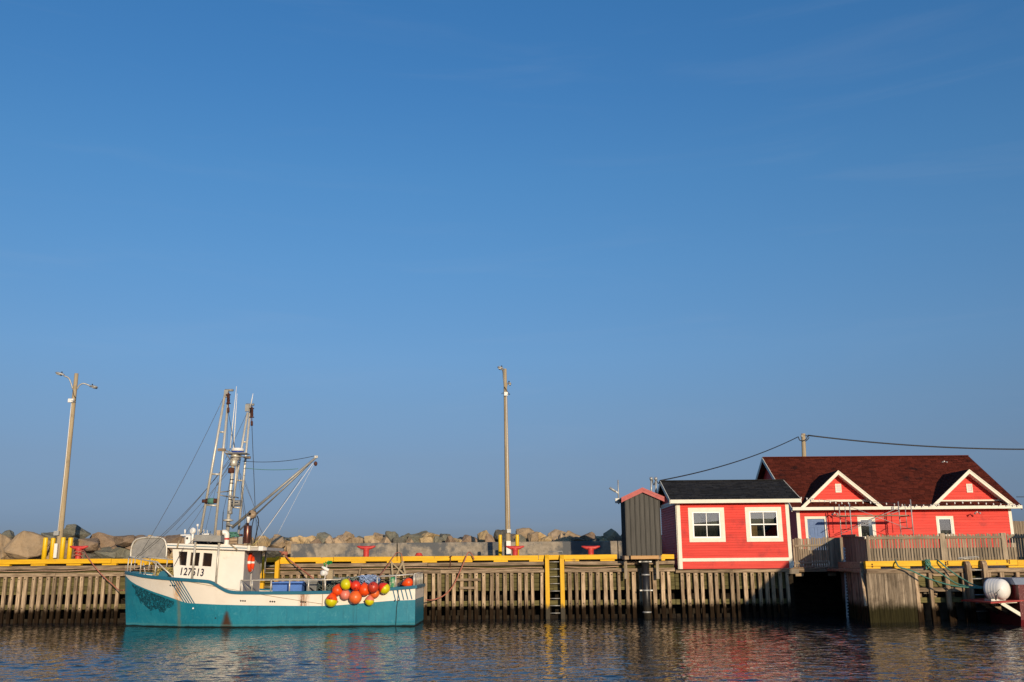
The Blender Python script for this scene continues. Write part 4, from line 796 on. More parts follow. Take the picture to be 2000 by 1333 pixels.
# rails
def rail(name, pts, r=.028, mt=m_alu): return part_tube(name, pts, r, mt)
def Hs(px, py, off=-.03): return onhull(px, py, off)
near = [onhull(252, 1088.5, -.02), onhull(262, 1090.5), onhull(276, 1093), onhull(292, 1096), onhull(307, 1098)]
br = rail('bow_rail', near + [Hs(338.5, 1128)])
for (x0, y0), (x1, y1) in (((251.5, 1090), (248.5, 1117)), ((258, 1091), (254, 1119)), ((276, 1094), (273.5, 1122)), ((305.5, 1098), (302.5, 1125.5))): part_tube('rail_post', [Hs(x0, y0), Hs(x1, y1)], .024, m_alu, br)
far = [W(252, 1088.5, 39.0), W(285, 1089, 40.0), W(310, 1091, 40.5), W(338, 1093.5, 40.6)]
fr_ = rail('bow_rail', far)
for a, b, Y in (((264.5, 1091), (262, 1113), 39.5), ((293.5, 1091.5), (290, 1115), 40.2), ((327, 1094), (325, 1110), 40.6), ((280, 1100), (284, 1121), 39.4)): part_tube('rail_post', [W(*a, Y), W(*b, Y)], .022, m_alu, fr_)
part_tube('brace', [W(299, 1098, 39.6), W(318, 1117, 39.6)], .02, m_alu, fr_)
ar = rail('side_rail', [Hs(470, 1134.3), Hs(500, 1133.8), Hs(540, 1133.3), Hs(590, 1133.2), Hs(629, 1133.2), Hs(666, 1132)], .026)
for a, b in (((471, 1134), (470, 1155)), ((493, 1134), (491.5, 1155)), ((530, 1134), (528.5, 1156)), ((566, 1134), (565, 1156)), ((603, 1133.5), (602, 1156)), ((635.5, 1133), (635, 1155.5))): part_tube('rail_post', [Hs(*a), Hs(*b)], .028, m_alu, ar)
part_tube('brace', [Hs(474, 1137), Hs(491, 1155)], .022, m_alug, ar)
sr = rail('stern_rail', [Hs(736, 1127.5), Hs(773, 1124.8), Hs(807, 1122)], .024)
for a, b in (((737, 1127.5), (736, 1150)), ((772.8, 1125), (773, 1147.5)), ((808.5, 1121.5), (808, 1145))): part_tube('rail_post', [Hs(*a), Hs(*b)], .026, m_alu, sr)
yA, yB = YC - 1.6, YC + 1.6; zt_ = WZ(809, 1121.5, yA); tr_ = rail('transom_rail', [(XT - .05, yA, zt_), (XT - .05, yB, zt_ + .03)], .024)
for k in range(7): y = yA + (yB - yA) * k / 6; part_tube('rail_post', [(XT - .05, y, zt_), (XT - .05, y, zs(XT))], .019, m_alu, tr_)
part_tube('far_rail', [W(500, 1131.5, 40.7), W(640, 1131, 40.7), W(806, 1122, 40.7)], .024, m_alug)
fb_ = MB()

# things carried on the boat
def tub(name, x0, y0, x1, Y, d, mt, lb, zb):
    a, b = WX(x0, y0, Y), WX(x1, y0, Y); zt = WZ((x0 + x1) / 2, y0, Y); r = root(name, lb, 'tub', ((a + b) / 2, Y + d / 2, zb)); t = .05
    m = MB(); i = .05
    m.add([(a + i, Y + i, zb), (b - i, Y + i, zb), (b - i, Y + d - i, zb), (a + i, Y + d - i, zb), (a, Y, zt), (b, Y, zt), (b, Y + d, zt), (a, Y + d, zt)], [(0, 1, 2, 3), (0, 1, 5, 4), (1, 2, 6, 5), (2, 3, 7, 6), (3, 0, 4, 7)]); put('tub_body', m, mt, r)
    m = MB(); m.box((a - .03, Y - .03, zt - .02), (b + .03, Y + .03, zt + .05)); m.box((a - .03, Y + d - .03, zt - .02), (b + .03, Y + d + .03, zt + .05)); m.box((a - .03, Y + .03, zt - .02), (a + .03, Y + d - .03, zt + .05)); m.box((b - .03, Y + .03, zt - .02), (b + .03, Y + d - .03, zt + .05)); put('tub_rim', m, mt, r)
zd = zs(WX(560, 1150, 38)) - .72
tub('fish_tub', 532, 1139.5, 590, 38.0, 1.1, m_bluetub, 'blue plastic fish tub on the boat deck behind the rail', zd)
tub('fish_tub', 598, 1137, 619, 38.2, .8, m_greytub, 'grey plastic tub beside the blue tub on the boat deck', zd)
def heap(name, mt, lb, x0, x1, y0, y1, Y, n, r, seed, sz=.3, dY=.5):
    rr = random.Random(seed); m = MB()
    for k in range(n):
        c = W(rr.uniform(x0, x1), rr.uniform(y0, y1), Y + rr.uniform(0, dY)); a, b, e = rr.uniform(0, 6), rr.uniform(.6, 1.4), rr.uniform(0, 6); s = sz * rr.uniform(.5, 1)
        m.tube([c + V((s * cos(a + t), s * .7 * sin(a + b * t), s * .55 * sin(e + t * 1.3))) for t in np.linspace(0, 5.5, 11)], r * rr.uniform(.7, 1.2), 5)
    return solo(name, m, mt, lb, 'fishing net')
heap('fishing_net', m_net, 'heap of tangled grey-green net and line in the boat behind the buoys', 622, 735, 1132, 1156, 38.0, 150, .014, 11, .3, 1.2)
heap('fishing_net', m_bnet, 'pale blue bundle of net on the boat rail above the buoys', 707, 735, 1127, 1140, 37.9, 120, .016, 12, .16, .3)
heap('fishing_net', m_black, 'dark pile of netting low in the boat between rail and buoys', 615, 760, 1142, 1160, 38.3, 170, .03, 13, .34, 1.2)
heap('mooring_line', m_yrope, 'straw yellow coil of rope heaped on the foredeck before the wheelhouse', 311, 334, 1113, 1126, 38.2, 46, .018, 14, .26, .5)['category'] = 'rope'
m = MB(); c = W(318, 1124, 37.9); m.tube([c, c + V((0, .5, 0))], .17, 16); put('anchor_drum', m, m_teal, boat)
# marker bundle: jug, bottle and green flag lashed on a stake
r = root('net_marker', 'net marker of white jugs and a green bag lashed to the boat rail', 'net marker', W(636, 1155, 37.3)); Y = 37.25
part_tube('stake', [W(634.5, 1156, Y), W(634, 1132, Y), W(640, 1096, Y)], .014, m_plastic, r)
m = MB(); c = W(633, 1120, Y); m.lathe([(.05, -.16), (.09, -.13), (.105, -.05), (.105, .08), (.09, .12), (.04, .125)], c, (-.55, -.8, .08), 14); put('jug', m, m_plastic, r)
m = MB(); m.lathe([(.055, 0), (.06, .02), (.058, .20), (.035, .26), (.03, .3)], W(642, 1114.5, Y), (-.85, -.1, .45), 12); put('bottle', m, m_plastic, r)
rr = random.Random(9); m = MB()
for k in range(16):
    c = W(rr.uniform(633, 647), rr.uniform(1097, 1106), Y); d = [V((rr.uniform(-.1, .1), rr.uniform(-.08, .08), rr.uniform(-.07, .07))) for _ in range(4)]; m.add([c + q for q in d], [(0, 1, 2), (1, 2, 3)])
put('green_bag', m, m_gplastic, r)
m = MB(); m.box(W(640, 1127, Y) + V((-.06, .1, -.1)), W(646, 1114, Y) + V((.06, .3, 0))); put('wrapped_bundle', m, m_trope, r)
m = MB(); p = onhull(766.5, 1147.5, -.16); m.lathe([(.125, 0), (.13, .02), (.13, .2), (.13, .34), (.12, .37), (.04, .38)], p, n=16); cn = solo('fuel_can', m, mat('green_can', (0.02, 0.22, 0.09), (0.6, 0.55, 0.4), 6, rough=.45, detail=2), 'green drum with worn pale print on the boat stern rail', 'drum')
m = MB(); pts = [W(776, 1148, 37.9), W(776, 1140, 37.9), W(792, 1131, 37.9), W(806, 1125, 37.9), W(809, 1127, 37.9), W(809, 1150, 37.9)]; m.prism(pts, (0, 1.0, 0)); solo('tarpaulin', m, m_tarp, 'dark blue-black tarpaulin draped over gear at the boat stern', 'tarpaulin')
m = MB(); c = W(703, 1119, 39.4); m.bar(W(701, 1130, 39.4), W(705, 1109, 39.4), .22, .05); solo('upright_board', m, m_beam, 'short grey board standing upright behind the buoys', 'board')
for i, (a, b) in enumerate((((764, 1098), (790, 1122)), ((787, 1100), (775, 1124)), ((766, 1102), (768, 1124)), ((786, 1092), (791, 1122)))): pass
r = root('webbing_straps', 'crossed brown webbing straps hanging on the wharf above the boat stern', 'straps', W(777, 1124, 41.2))
for a, b in (((763, 1097), (791, 1123)), ((788, 1096), (774, 1124)), ((765, 1100), (767, 1124)), ((785.5, 1096), (792, 1122))): m = MB(); m.bar(W(*a, 41.30), W(*b, 41.25), .012, .085, up=(0, 0, 1)) if False else m.prism([W(a[0] - 1.8, a[1], 41.3), W(a[0] + 1.8, a[1], 41.3), W(b[0] + 1.8, b[1], 41.25), W(b[0] - 1.8, b[1], 41.25)], (0, .012, 0)); put('strap', m, m_trope, r)

# buoys hung along the side
def bmat(n, c): return mat(n, c, tuple(x * .86 for x in c), 4, rough=.38, spec=.45, bump=.15, bdist=.01, dirt=tuple(x * .5 + .03 for x in c), dirt_scale=7, dirt_lo=.54, dirt_hi=.8)
b_or, b_red, b_pink, b_or2, b_yel, b_dred = bmat('buoy_orange', (0.90, 0.085, 0.008)), bmat('buoy_red', (0.78, 0.045, 0.014)), bmat('buoy_pink', (0.72, 0.21, 0.15)), bmat('buoy_faded_orange', (0.80, 0.15, 0.03)), bmat('buoy_yellow', (0.66, 0.60, 0.004)), bmat('buoy_dark_red', (0.52, 0.045, 0.02))
def buoy(px, py, rpx, axis, m1, m2, lb, off=0.0, tear=1.35, split=.0, writing=None):
    Rm = rpx / 49.6; base = onhull(px, min(py, 1170), Rm + off) if py > 1140 else onhull(px, py, Rm + off)
    p0 = W(px, py, base.y); ax = V(axis).normalized()
    prof = []; n = 26
    for i in range(n + 1):
        t = pi * i / n; r_ = sin(t) * Rm; h_ = -cos(t) * Rm
        if t > pi * .55: s = (t - pi * .55) / (pi * .45); h_ += (tear - 1) * Rm * s ** 1.5; r_ *= (1 - .18 * s)
        prof.append((max(r_, .012 if i == n else 0), h_))
    org = p0 - ax * ((tear - 1) * Rm * .5)
    r = root('net_buoy', lb, 'buoy', org - V((0, 0, Rm)), 'inflated net buoys hung on the boat side')
    if m2:
        k = min(range(n + 1), key=lambda i: abs(prof[i][1] - split * Rm)); m = MB(); m.lathe(prof[k:], org, ax, 28); put('upper_shell', m, m1, r); m = MB(); m.lathe(prof[:k + 1], org, ax, 28); put('lower_shell', m, m2, r)
    else: m = MB(); m.lathe(prof, org, ax, 28); put('shell', m, m1, r)
    m = MB(); e = org + ax * prof[-1][1]; m.lathe([(.02, -.02), (.026, .0), (.026, .05), (.015, .06)], e, ax, 8); put('eye', m, m_black, r)
    if writing:
        s, ang, dz, hh = writing; vs, fs = text_mesh(s, 1.0); xx = [v.x for v in vs]; yy = [v.y for v in vs]; wd = max(xx) - min(xx); ht = max(yy) - min(yy); m = MB(); out = []
        for v in vs:
            a = (v.x - min(xx)) / wd - .5; b = (v.y - min(yy)) / ht; X = a * hh * wd / ht; Z = b * hh; ca, sa = cos(ang), sin(ang); X, Z = X * ca - Z * sa, X * sa + Z * ca + dz
            out.append(org + V((X, -sqrt(max(0.0001, Rm * Rm - X * X - Z * Z)) * 1.012, Z)))
        m.add(out, fs); put('marking', m, m_navy, r)
BY = lambda x, y: (600 + x / 8.333, 1080 + y / 8.333)
buoy(*BY(1100, 650), 8.6, (-.2, .3, 1), b_or2, None, 'faded orange buoy mostly hidden behind the dark red buoy', 0)
buoy(*BY(620, 675), 9.6, (.1, -.3, 1), b_pink, None, 'faded pink buoy below the yellow ball', 0, 1.25)
buoy(*BY(495, 598), 9.7, (.25, .4, 1), b_or, None, 'bright orange buoy left of the yellow ball', .02)
buoy(*BY(935, 588), 10.6, (-.15, .3, 1), b_or, None, 'large bright orange buoy between the two red lettered ones', .05, 1.4)
buoy(*BY(785, 715), 12.2, (.0, .25, 1), b_or2, None, 'largest faded orange buoy, lowest in the middle of the cluster', .0, 1.25)
buoy(*BY(640, 512), 10.4, (.75, .75, .15), b_red, b_yel, 'ball buoy showing its yellow end, topmost in the cluster', .20, 1.2, .25)
buoy(*BY(790, 530), 9.4, (-.1, .5, .6), b_red, None, 'small red buoy with black lettering beside the yellow ball', .18, 1.2, writing=('MISS L', .35, -.13, .06))
buoy(*BY(1075, 556), 10.4, (-.1, .6, .6), b_dred, None, 'dark red dirty buoy with black lettering', .24, 1.2, writing=('M L', -.05, .09, .055))
buoy(*BY(1248, 572), 10.4, (-.75, .2, .62), b_red, b_yel, 'red and yellow buoy tilted sideways, rightmost on the hull side', .04, 1.3, .05)
buoy(*BY(398, 762), 11.4, (.12, .1, 1), b_or, b_yel, 'orange and yellow teardrop buoy, lowest at the left of the cluster', .0, 1.4, .12, writing=('MISS', .0, .07, .055))
buoy(*BY(1018, 768), 8.8, (.12, .1, 1), b_pink, b_yel, 'small pink and yellow teardrop buoy, lowest at the right', .0, 1.4, .12)
buoy(*BY(1628, 492), 9.0, (-.9, .1, -.25), b_or, None, 'bright orange teardrop buoy lying inside the boat stern', -.35, 1.5)

# ------------------------------------------------------------------ ropes on the wharf and boat
def rope(lb, pts, r, mt, name='mooring_rope'): m = MB(); m.tube(pts, r, 7); return solo(name, m, mt, lb, 'rope')
p0 = W(163, 1076, 42.2); p1 = W(172, 1090, 41.35); p2 = W(232, 1153, 40.6)
rope('orange rope from the left red cleat down to the boat bow', smoothpath([p0 + V((-.25, 0, -.1)), p0, p1, W(196, 1120, 41.0), W(221, 1143, 40.8), p2, W(242, 1153, 40.0)], 6), .022, m_orope)
c = W(153, 1082, 42.4); pts = []
for t in np.linspace(0, 5 * pi, 60): pts.append(c + V((.20 * cos(t), .2 * sin(t), -.18 + .36 * t / (5 * pi) + .03 * sin(3 * t))))
rope('orange rope turns wound round the left red cleat', pts, .024, m_orope)
r_ = MB(); k = W(556, 1082, 41.45)
rope('rusty orange rope from the yellow kerb down to the boat behind the tubs', smoothpath([k + V((-.25, .1, .1)), k, W(563, 1092, 41.3), W(590, 1113, 40.9), W(612, 1130, 40.2)], 6), .03, m_orope)
m = MB()
for t in range(5): m.tube([k + V((.12 * cos(a + t), -.05 + .12 * sin(a + t), .02 + .06 * sin(a * 2 + t * 1.3))) for a in np.linspace(0, 6, 12)], .025, 6)
solo('rope_knot', m, m_orope, 'bulky orange rope knot on the yellow kerb right of the near ladder', 'rope')
rope('thin orange rope looped over the kerb above the boat stern, running to the stern rail', smoothpath([W(731, 1137, 38.6), W(752, 1112, 40.2), W(772, 1083, 41.3), W(778, 1080, 41.6), W(784, 1083, 41.35), W(786, 1097, 41.3)], 6), .02, m_orope)
rope('orange rope looped over the kerb left of the yellow ladder and hanging down the wharf', smoothpath([W(832, 1172, 40.6), W(846, 1172, 41.2), W(866, 1164, 41.35), W(884, 1146, 41.35), W(900, 1113, 41.35), W(912, 1084, 41.4), W(917, 1079, 41.6), W(922, 1084, 41.4), W(926, 1093, 41.42)], 6), .026, m_orope)
m = MB(); m.tube([W(880, 1087, YD - .02), W(879, 1110, YD - .02)], .02, 7); m.tube([W(878, 1088, YD - .03), W(883, 1086, YD - .03)], .02, 6); solo('steel_pin', m, m_rust, 'rusty steel pin hooked on the kerb left of the orange rope loop', 'pin')
rope('thin grey line drooping along the white boat side', [onhull(360 + 270 * t, 1135 + 45 * t + 1.5 * sin(3 * t), .02) for t in np.linspace(0, 1, 24)], .008, m_trope)
rope('dark line hanging down the boat stern quarter to the water', [onhull(777, 1140, .03), onhull(778, 1160, .03), onhull(774.5, 1190, .03), onhull(773, 1221, .03)], .012, m_black)
rope('thin grey line hanging down the white boat side left of the buoys', [onhull(631, 1133, .04), onhull(630.5, 1160, .03), onhull(629, 1186, .03)], .010, m_trope)
r = root('wire_guard', 'thin grey wire guard frame on the kerb left of the shaded red cleat', 'guard', W(1085, 1082, 42)); part_tube('wire', [W(1072, 1078, 42.2), W(1098, 1077, 42.2), W(1099.5, 1083, 42.2)], .013, m_galv, r)

# ------------------------------------------------------------------ charcoal hut on brackets
YH = 40.75; r = root('utility_hut', 'narrow charcoal ribbed-metal hut with red roof edge overhanging the wharf', 'hut', W(1257, 1086, YH) + V((0, .8, 0)))
hx0, hx1 = WX(1223, 1040, YH), WX(1290, 1040, YH); hz0 = WZ(1257, 1085.5, YH); hze = WZ(1257, 975.5, YH); hza = WZ(1255, 962.5, YH); hxm = (hx0 + hx1) / 2 - .02; YHb = YH + 1.5
m = MB(); m.prism([(hx0, YH, hz0), (hx1, YH, hz0), (hx1, YH, hze), (hxm, YH, hza), (hx0, YH, hze)], (0, 1.5, 0)); put('wall', m, m_metalhut, r)
n = 7
for i in range(n * 2 + 1):                    # standing ribs
    x = hx0 + (hx1 - hx0) * i / (n * 2); zt = hze + (hza - hze) * max(0, 1 - abs(x - hxm) / (hx1 - hxm)) - .01
    if i % 2 == 0: m = MB(); m.prism([(x - .028, YH, hz0 + .004), (x - .012, YH - .035, hz0 + .004), (x + .012, YH - .035, hz0 + .004), (x + .028, YH, hz0 + .004)], (0, 0, zt - hz0)); put('rib', m, m_metalhut, r)
for i in range(6):
    y = YH + .1 + i * .26; m = MB(); m.prism([(hx0, y - .028, hz0), (hx0 - .035, y - .012, hz0), (hx0 - .035, y + .012, hz0), (hx0, y + .028, hz0)], (0, 0, hze - hz0)); put('rib', m, m_metalhut, r)
L = W(1213.5, 972, YH - .12); R_ = W(1297.5, 970.5, YH - .12); Ap = W(1254.8, 952.3, YH - .12); th = .21
for a, b in ((L, Ap), (Ap, R_)):
    m = MB(); m.prism([a, b, b + V((0, 0, -th)), a + V((0, 0, -th))], (0, .03, 0)); f = put('fascia', m, m_redtrim, r)
    m = MB(); m.prism([a + V((0, -.012, -.003)), b + V((0, -.012, -.003)), b + V((0, -.012, -.09)), a + V((0, -.012, -.09))], (0, .011, 0)); put('drip_edge', m, m_redtrim, f)
    m = MB(); m.prism([a + V((0, .03, 0)), b + V((0, .03, 0)), b + V((0, .03, -.06)), a + V((0, .03, -.06))], (0, 1.75, 0)); put('roof_slope', m, m_metalhut, r)
m = MB(); m.bar((hx0 + .16, YH + .05, hz0 - .075), (hx1 - .12, YH + .05, hz0 - .075), .1, .145, ch=.006); put('sill_beam', m, m_raw, r)
for px in (1225, 1288): 
    x = WX(px, 1092, YH); m = MB(); m.box((x - .1, YH + .02, hz0 - .16), (x + .08, YHb + .3, hz0 - .002)); put('bearer', m, m_beam, r)
    m = MB(); x = WX(px - .5, 1110, YH); m.bar((x, YH + .5, WZ(px, 1131, YH + .5)), (x, YH + .5, hz0 - .16), .13, .1, up=(0, 1, 0), ch=.006); put('bracket_post', m, m_fence, r)
m = MB(); px_ = W(1260, 1096, YH + .35); m.lathe([(.165, -.6), (.165, px_.z + .0)], (px_.x, YH + .35, 0), n=20); pp = solo('intake_pipe', m, m_pipe, 'thick black vertical pipe with steel clamps under the charcoal hut', 'pipe')
for y in (1097.5, 1123, 1153.5, 1196): z = WZ(1260, y, YH + .35); m = MB(); m.lathe([(.18, z - .03), (.18, z + .03)], (px_.x, YH + .35, 0), n=20); m.box((px_.x - .27, YH + .30, z - .025), (px_.x + .27, YH + .36, z + .025)) if y in (1097.5, 1153.5) else None; put('clamp', m, m_galv, pp)
r = root('antenna_mast', 'short grey mast with a tilted tube antenna at the hut roof edge', 'antenna', W(1208, 985, YHb - .2)); Y = YHb - .3
part_tube('mast', [W(1208.5, 985, Y), W(1207, 938, Y)], .03, m_galv, r); m = MB(); m.tube([W(1190.5, 953, Y - .1), W(1203, 960.5, Y - .1)], .055, 10); put('tube_antenna', m, m_galv, r); part_tube('bracket', [W(1203, 960, Y - .1), W(1208, 965, Y)], .035, m_plastic, r)
m = MB(); m.box(W(1204, 983, Y) + V((-.05, -.1, 0)), W(1214, 974, Y) + V((0, .1, 0))); put('mount', m, m_galv, r)
for px, lb in ((1272, 'grey service pipe with weather cap behind the hut, left of two'), (1281, 'grey service pipe with weather cap behind the hut, right of two')):
    Y = 43.6; a, b = W(px, 975, Y), W(px, 936, Y); m = MB(); m.tube([a, b], .045, 10); m.tube([b + V((0, -.02, -.04)), b + V((-.02, -.06, .07))], .075, 10); solo('service_pipe', m, m_galv, lb, 'pipe')
m = MB(); m.tube(smoothpath([W(1274, 937, 43.6), W(1277, 948, 43.6), W(1281, 938, 43.6), W(1286, 945, 43.6), W(1288, 940, 43.6)], 5), .02, 5); solo('service_cable', m, m_wire, 'looped black cable between the two service pipes and the black roof', 'cable')

# ------------------------------------------------------------------ houses
def clap(parent, x0, x1, z0, z1, Y, step, holes=(), mt=None, axis='x', zprof=None):
    """lapped boards on plane Y from z0 up to z1, cut round the holes (x0, x1, z0, z1); every board its own object"""
    z = z0
    while z < z1 - .01:
        t = min(z + step, z1); segs = [(x0, x1)]
        if zprof:
            q = zprof(t if False else (z + t) / 2); segs = [q] if q else []
        for hx0_, hx1_, hz0_, hz1_ in holes:
            if t <= hz0_ + .02 or z >= hz1_ - .02: continue
            new = []
            for a, b in segs:
                if hx1_ <= a or hx0_ >= b: new.append((a, b)); continue
                if hx0_ - a > .02: new.append((a, hx0_))
                if b - hx1_ > .02: new.append((hx1_, b))
            segs = new
        cut = []
        for a, b in segs:
            while b - a > 4.6: q = a + random.uniform(2.2, 3.8); cut.append((a, q - .002)); a = q + .002
            cut.append((a, b))
        for a, b in cut:
            m = MB(); d = .042
            P = [(Y - d, z), (Y - d + .002, z + .012), (Y - .010, t + .008), (Y + .01, t + .008), (Y + .01, z)]
            if axis == 'x': m.prism([(a, y, zz) for y, zz in P], (b - a, 0, 0))
            else: m.prism([(y, a, zz) for y, zz in P], (0, b - a, 0))
            put('clapboard', m, mt or m_red, parent)
        z = t
def shingles(parent, O, U, Vv, nu, nv, mt, thick=.016, clip=None):
    """laps of asphalt tabs over the slope O + u*U + v*Vv (full vectors)"""
    O, U, Vv = V(O), V(U), V(Vv); nrm = U.cross(Vv).normalized()
    if nrm.z < 0: nrm = -nrm
    m = MB(); m.add([O, O + U, O + U + Vv, O + Vv, O - nrm * .05, O + U - nrm * .05, O + U + Vv - nrm * .05, O + Vv - nrm * .05], [(0, 1, 2, 3), (4, 5, 6, 7), (0, 1, 5, 4), (1, 2, 6, 5), (2, 3, 7, 6), (3, 0, 4, 7)])
    deck = put('roof_deck', m, mt, parent); rr = random.Random(nu * 7 + nv); m = MB()
    for j in range(nv):
        offu = rr.random(); v0, v1 = j / nv, min(1, (j + 1.25) / nv)
        for i in range(-1, nu + 1):
            a = max(0, (i + offu) / nu + .03 / nu); b = min(1, (i + 1 + offu) / nu - .03 / nu)
            if b - a < .1 / nu: continue
            t = thick * rr.uniform(.7, 1.5); e = rr.uniform(-.06, .06) / nv; v0_ = max(0.0, v0 + e)
            if clip and not clip((a + b) / 2, (v0 + v1) / 2): continue
            A_, B_, C_, D_ = O + U * a + Vv * v0_, O + U * b + Vv * v0_, O + U * b + Vv * v1, O + U * a + Vv * v1
            m.add([A_ + nrm * t, B_ + nrm * t, C_ + nrm * .002, D_ + nrm * .002, A_, B_], [(0, 1, 2, 3), (0, 1, 5, 4), (0, 3, 4), (1, 2, 5)])
    o = put('shingles', m, mt, deck, kind='stuff'); return deck
def window(parent, x0, x1, z0, z1, Y, trim, two=True, interior=None, sash=.035):
    """opening x0..x1, z0..z1 in the wall plane Y"""
    m = MB(); t = trim
    m.box((x0 - t, Y - .045, z1), (x1 + t, Y + .0, z1 + t)); m.box((x0 - t, Y - .05, z0 - t), (x1 + t, Y, z0)); m.box((x0 - t, Y - .044, z0), (x0, Y, z1)); m.box((x1, Y - .044, z0), (x1 + t, Y, z1)); w_ = put('window', m, m_trim, parent)
    m = MB(); s = sash; e = .02; zm_ = (z0 + z1) / 2
    m.box((x0, Y - .03, z1 - s - e), (x1, Y + .05, z1)); m.box((x0, Y - .03, z0), (x1, Y + .05, z0 + s + e)); m.box((x0, Y - .028, z0 + s + e), (x0 + s + e, Y + .05, z1 - s - e)); m.box((x1 - s - e, Y - .028, z0 + s + e), (x1, Y + .05, z1 - s - e))
    if two: m.box((x0 + s + e, Y - .022, zm_ - .024), (x1 - s - e, Y + .05, zm_ + .024)); xm = (x0 + x1) / 2; m.box((xm - .014, Y - .018, z0 + s + e), (xm + .014, Y + .008, zm_ - .03)); m.box((xm - .014, Y - .018, zm_ + .03), (xm + .014, Y + .008, z1 - s - e))
    put('sash', m, m_vinyl, w_)
    for a, b in (((z0 + s + e, zm_ - .03), (zm_ + .03, z1 - s - e)) if two else ((z0 + s + e, z1 - s - e),)):
        m = MB(); m.box((x0 + s + e, Y + .012, a), (x1 - s - e, Y + .018, b)); put('pane', m, m_glass, w_)
    return w_

# ---- small red house
YS = 41.42; sx0, sx1 = WX(1323.5, 1048, YS), WX(1544, 1048, YS); XMs = 1434
zb_ = WZ(XMs, 1111, YS); zsk = WZ(XMs, 1096.5, YS); zsk1 = WZ(XMs, 1090.2, YS); zev = WZ(XMs, 978, YS) + .06; DS = 4.2
sh = root('small_house', 'small red clapboard house with black roof on the wharf edge', 'house', ((sx0 + sx1) / 2, YS + DS / 2, zb_))
cb = .15
hw1 = (WX(1352.6, 1026, YS), WX(1407.5, 1026, YS), WZ(1380, 1051.2, YS), WZ(1380, 999.8, YS)); hw2 = (WX(1464, 1026, YS), WX(1519.5, 1026, YS), WZ(1491, 1050.5, YS), WZ(1491, 998.6, YS))
clap(sh, sx0 + cb, sx1 - cb, zsk1, zev, YS, .107, (hw1, hw2))
clap(sh, YS + .02, YS + DS, zsk1, zev, sx0, .107, axis='y')
m = MB(); m.box((sx1 - .02, YS + .02, zb_), (sx1, YS + DS, zev)); m.box((sx0 + .01, YS + DS - .05, zb_), (sx1, YS + DS, zev)); m.box((sx0 + .012, YS + .03, zb_), (sx0 + .06, YS + DS, zsk1)); put('plain_wall', m, m_red, sh)
m = MB(); m.box((sx0 + cb, YS - .012, zb_), (sx1 - cb, YS + .03, zsk)); put('skirt_board', m, m_red, sh)
m = MB(); m.box((sx0 + cb, YS - .05, zsk), (sx1 - cb, YS, zsk1)); put('water_table', m, m_trim, sh)
for a in (sx0, sx1 - cb): m = MB(); m.box((a, YS - .048, zb_), (a + cb, YS, zev)); put('corner_board', m, m_trim, sh)
m = MB(); m.box((sx0 - .034, YS, zb_), (sx0 - .004, YS + .13, zev)); put('corner_board', m, m_trim, sh)
m = MB(); m.box((sx0 - .04, YS + .13, zev - .2), (sx0 - .006, YS + DS, zev)); put('frieze_board', m, m_trim, sh)
for hw, cur in ((hw1, 0), (hw2, 1)):
    w_ = window(sh, *hw, YS, .17)
    m = MB(); m.box((hw[0] - .3, YS + .9, hw[2] - .3), (hw[1] + .3, YS + .95, hw[3] + .3)); put('room_wall', m, m_shade_int, w_)
    m = MB(); n = 24; zm_ = (hw[2] + hw[3]) / 2
    m.add([(hw[0] + (hw[1] - hw[0]) * i / n, YS + .16, z) for z in (zm_ + .02, hw[3]) for i in (0, n)], [(0, 1, 3, 2)]); put('blind', m, m_blind, w_)
    m = MB(); rng = (0, n) if cur == 0 else (0, 7)
    vs = [];
    for z in (hw[2] - .02, zm_ + .03):
        for i in range(n + 1): vs.append((hw[0] + (hw[1] - hw[0]) * i / n, YS + .17 + .025 * sin(i * 1.7), z))
    m.add(vs, [(i, i + 1, n + 2 + i, n + 1 + i) for i in range(*rng)], True); put('curtain', m, m_curt if cur == 0 else m_raw, w_)
    if not cur:
        rr = random.Random(21); m = MB()
        for i in range(9): x = hw[0] + (hw[1] - hw[0]) * rr.uniform(.3, .75); e = x + rr.uniform(-.22, .22); m.tube(smoothpath([(x, YS + .12, zm_ - .02), ((x + e) / 2 + rr.uniform(-.08, .08), YS + .12, zm_ + .25), (e, YS + .12, hw[3] - .05)], 4), rr.uniform(.006, .018), 5)
        put('branch_reflection', m, m_black, w_)  # black twigs modelled in place of branches mirrored in the pane
    if cur: m = MB(); c = hw[0] + (hw[1] - hw[0]) * .52; m.lathe([(.07, 0), (.07, .9)], (c, YS + .25, hw[2] - .1), n=10); put('indoor_post', m, m_blind, w_)
Yev = YS - .36; zf1, zf0 = WZ(1436, 976.2, Yev), WZ(1436, 982.6, Yev)
rx0, rx1 = WX(1309, 979, Yev), WX(1564, 976, Yev); Yrd = YS + DS / 2; zrd = WZ(1408, 939, Yrd)
O = V((rx0, Yev, zf1)); shingles(sh, O, (rx1 - rx0, 0, 0), (0, Yrd - Yev, zrd - zf1), 18, 17, m_shblk)
m = MB(); m.prism([(rx0, Yrd, zrd), (rx1, Yrd, zrd), (rx1, 2 * Yrd - Yev, zf1), (rx0, 2 * Yrd - Yev, zf1)], (0, 0, -.06)); put('rear_roof', m, m_shblk, sh)
m = MB(); m.box((rx0, Yev - .03, zf0), (rx1, Yev - .002, zf1 + .015)); put('fascia', m, m_trim, sh)
m = MB(); m.box((rx0 + .02, Yev, zf0 + .05), (rx1 - .02, YS - .05, zf0 + .07)); put('soffit', m, m_trim, sh)
m = MB(); m.prism([(sx0, YS, zev - .1), (sx0, Yrd, zrd - .12), (sx0, 2 * Yrd - YS, zev - .1)], (.03, 0, 0)); put('gable', m, m_red, sh)
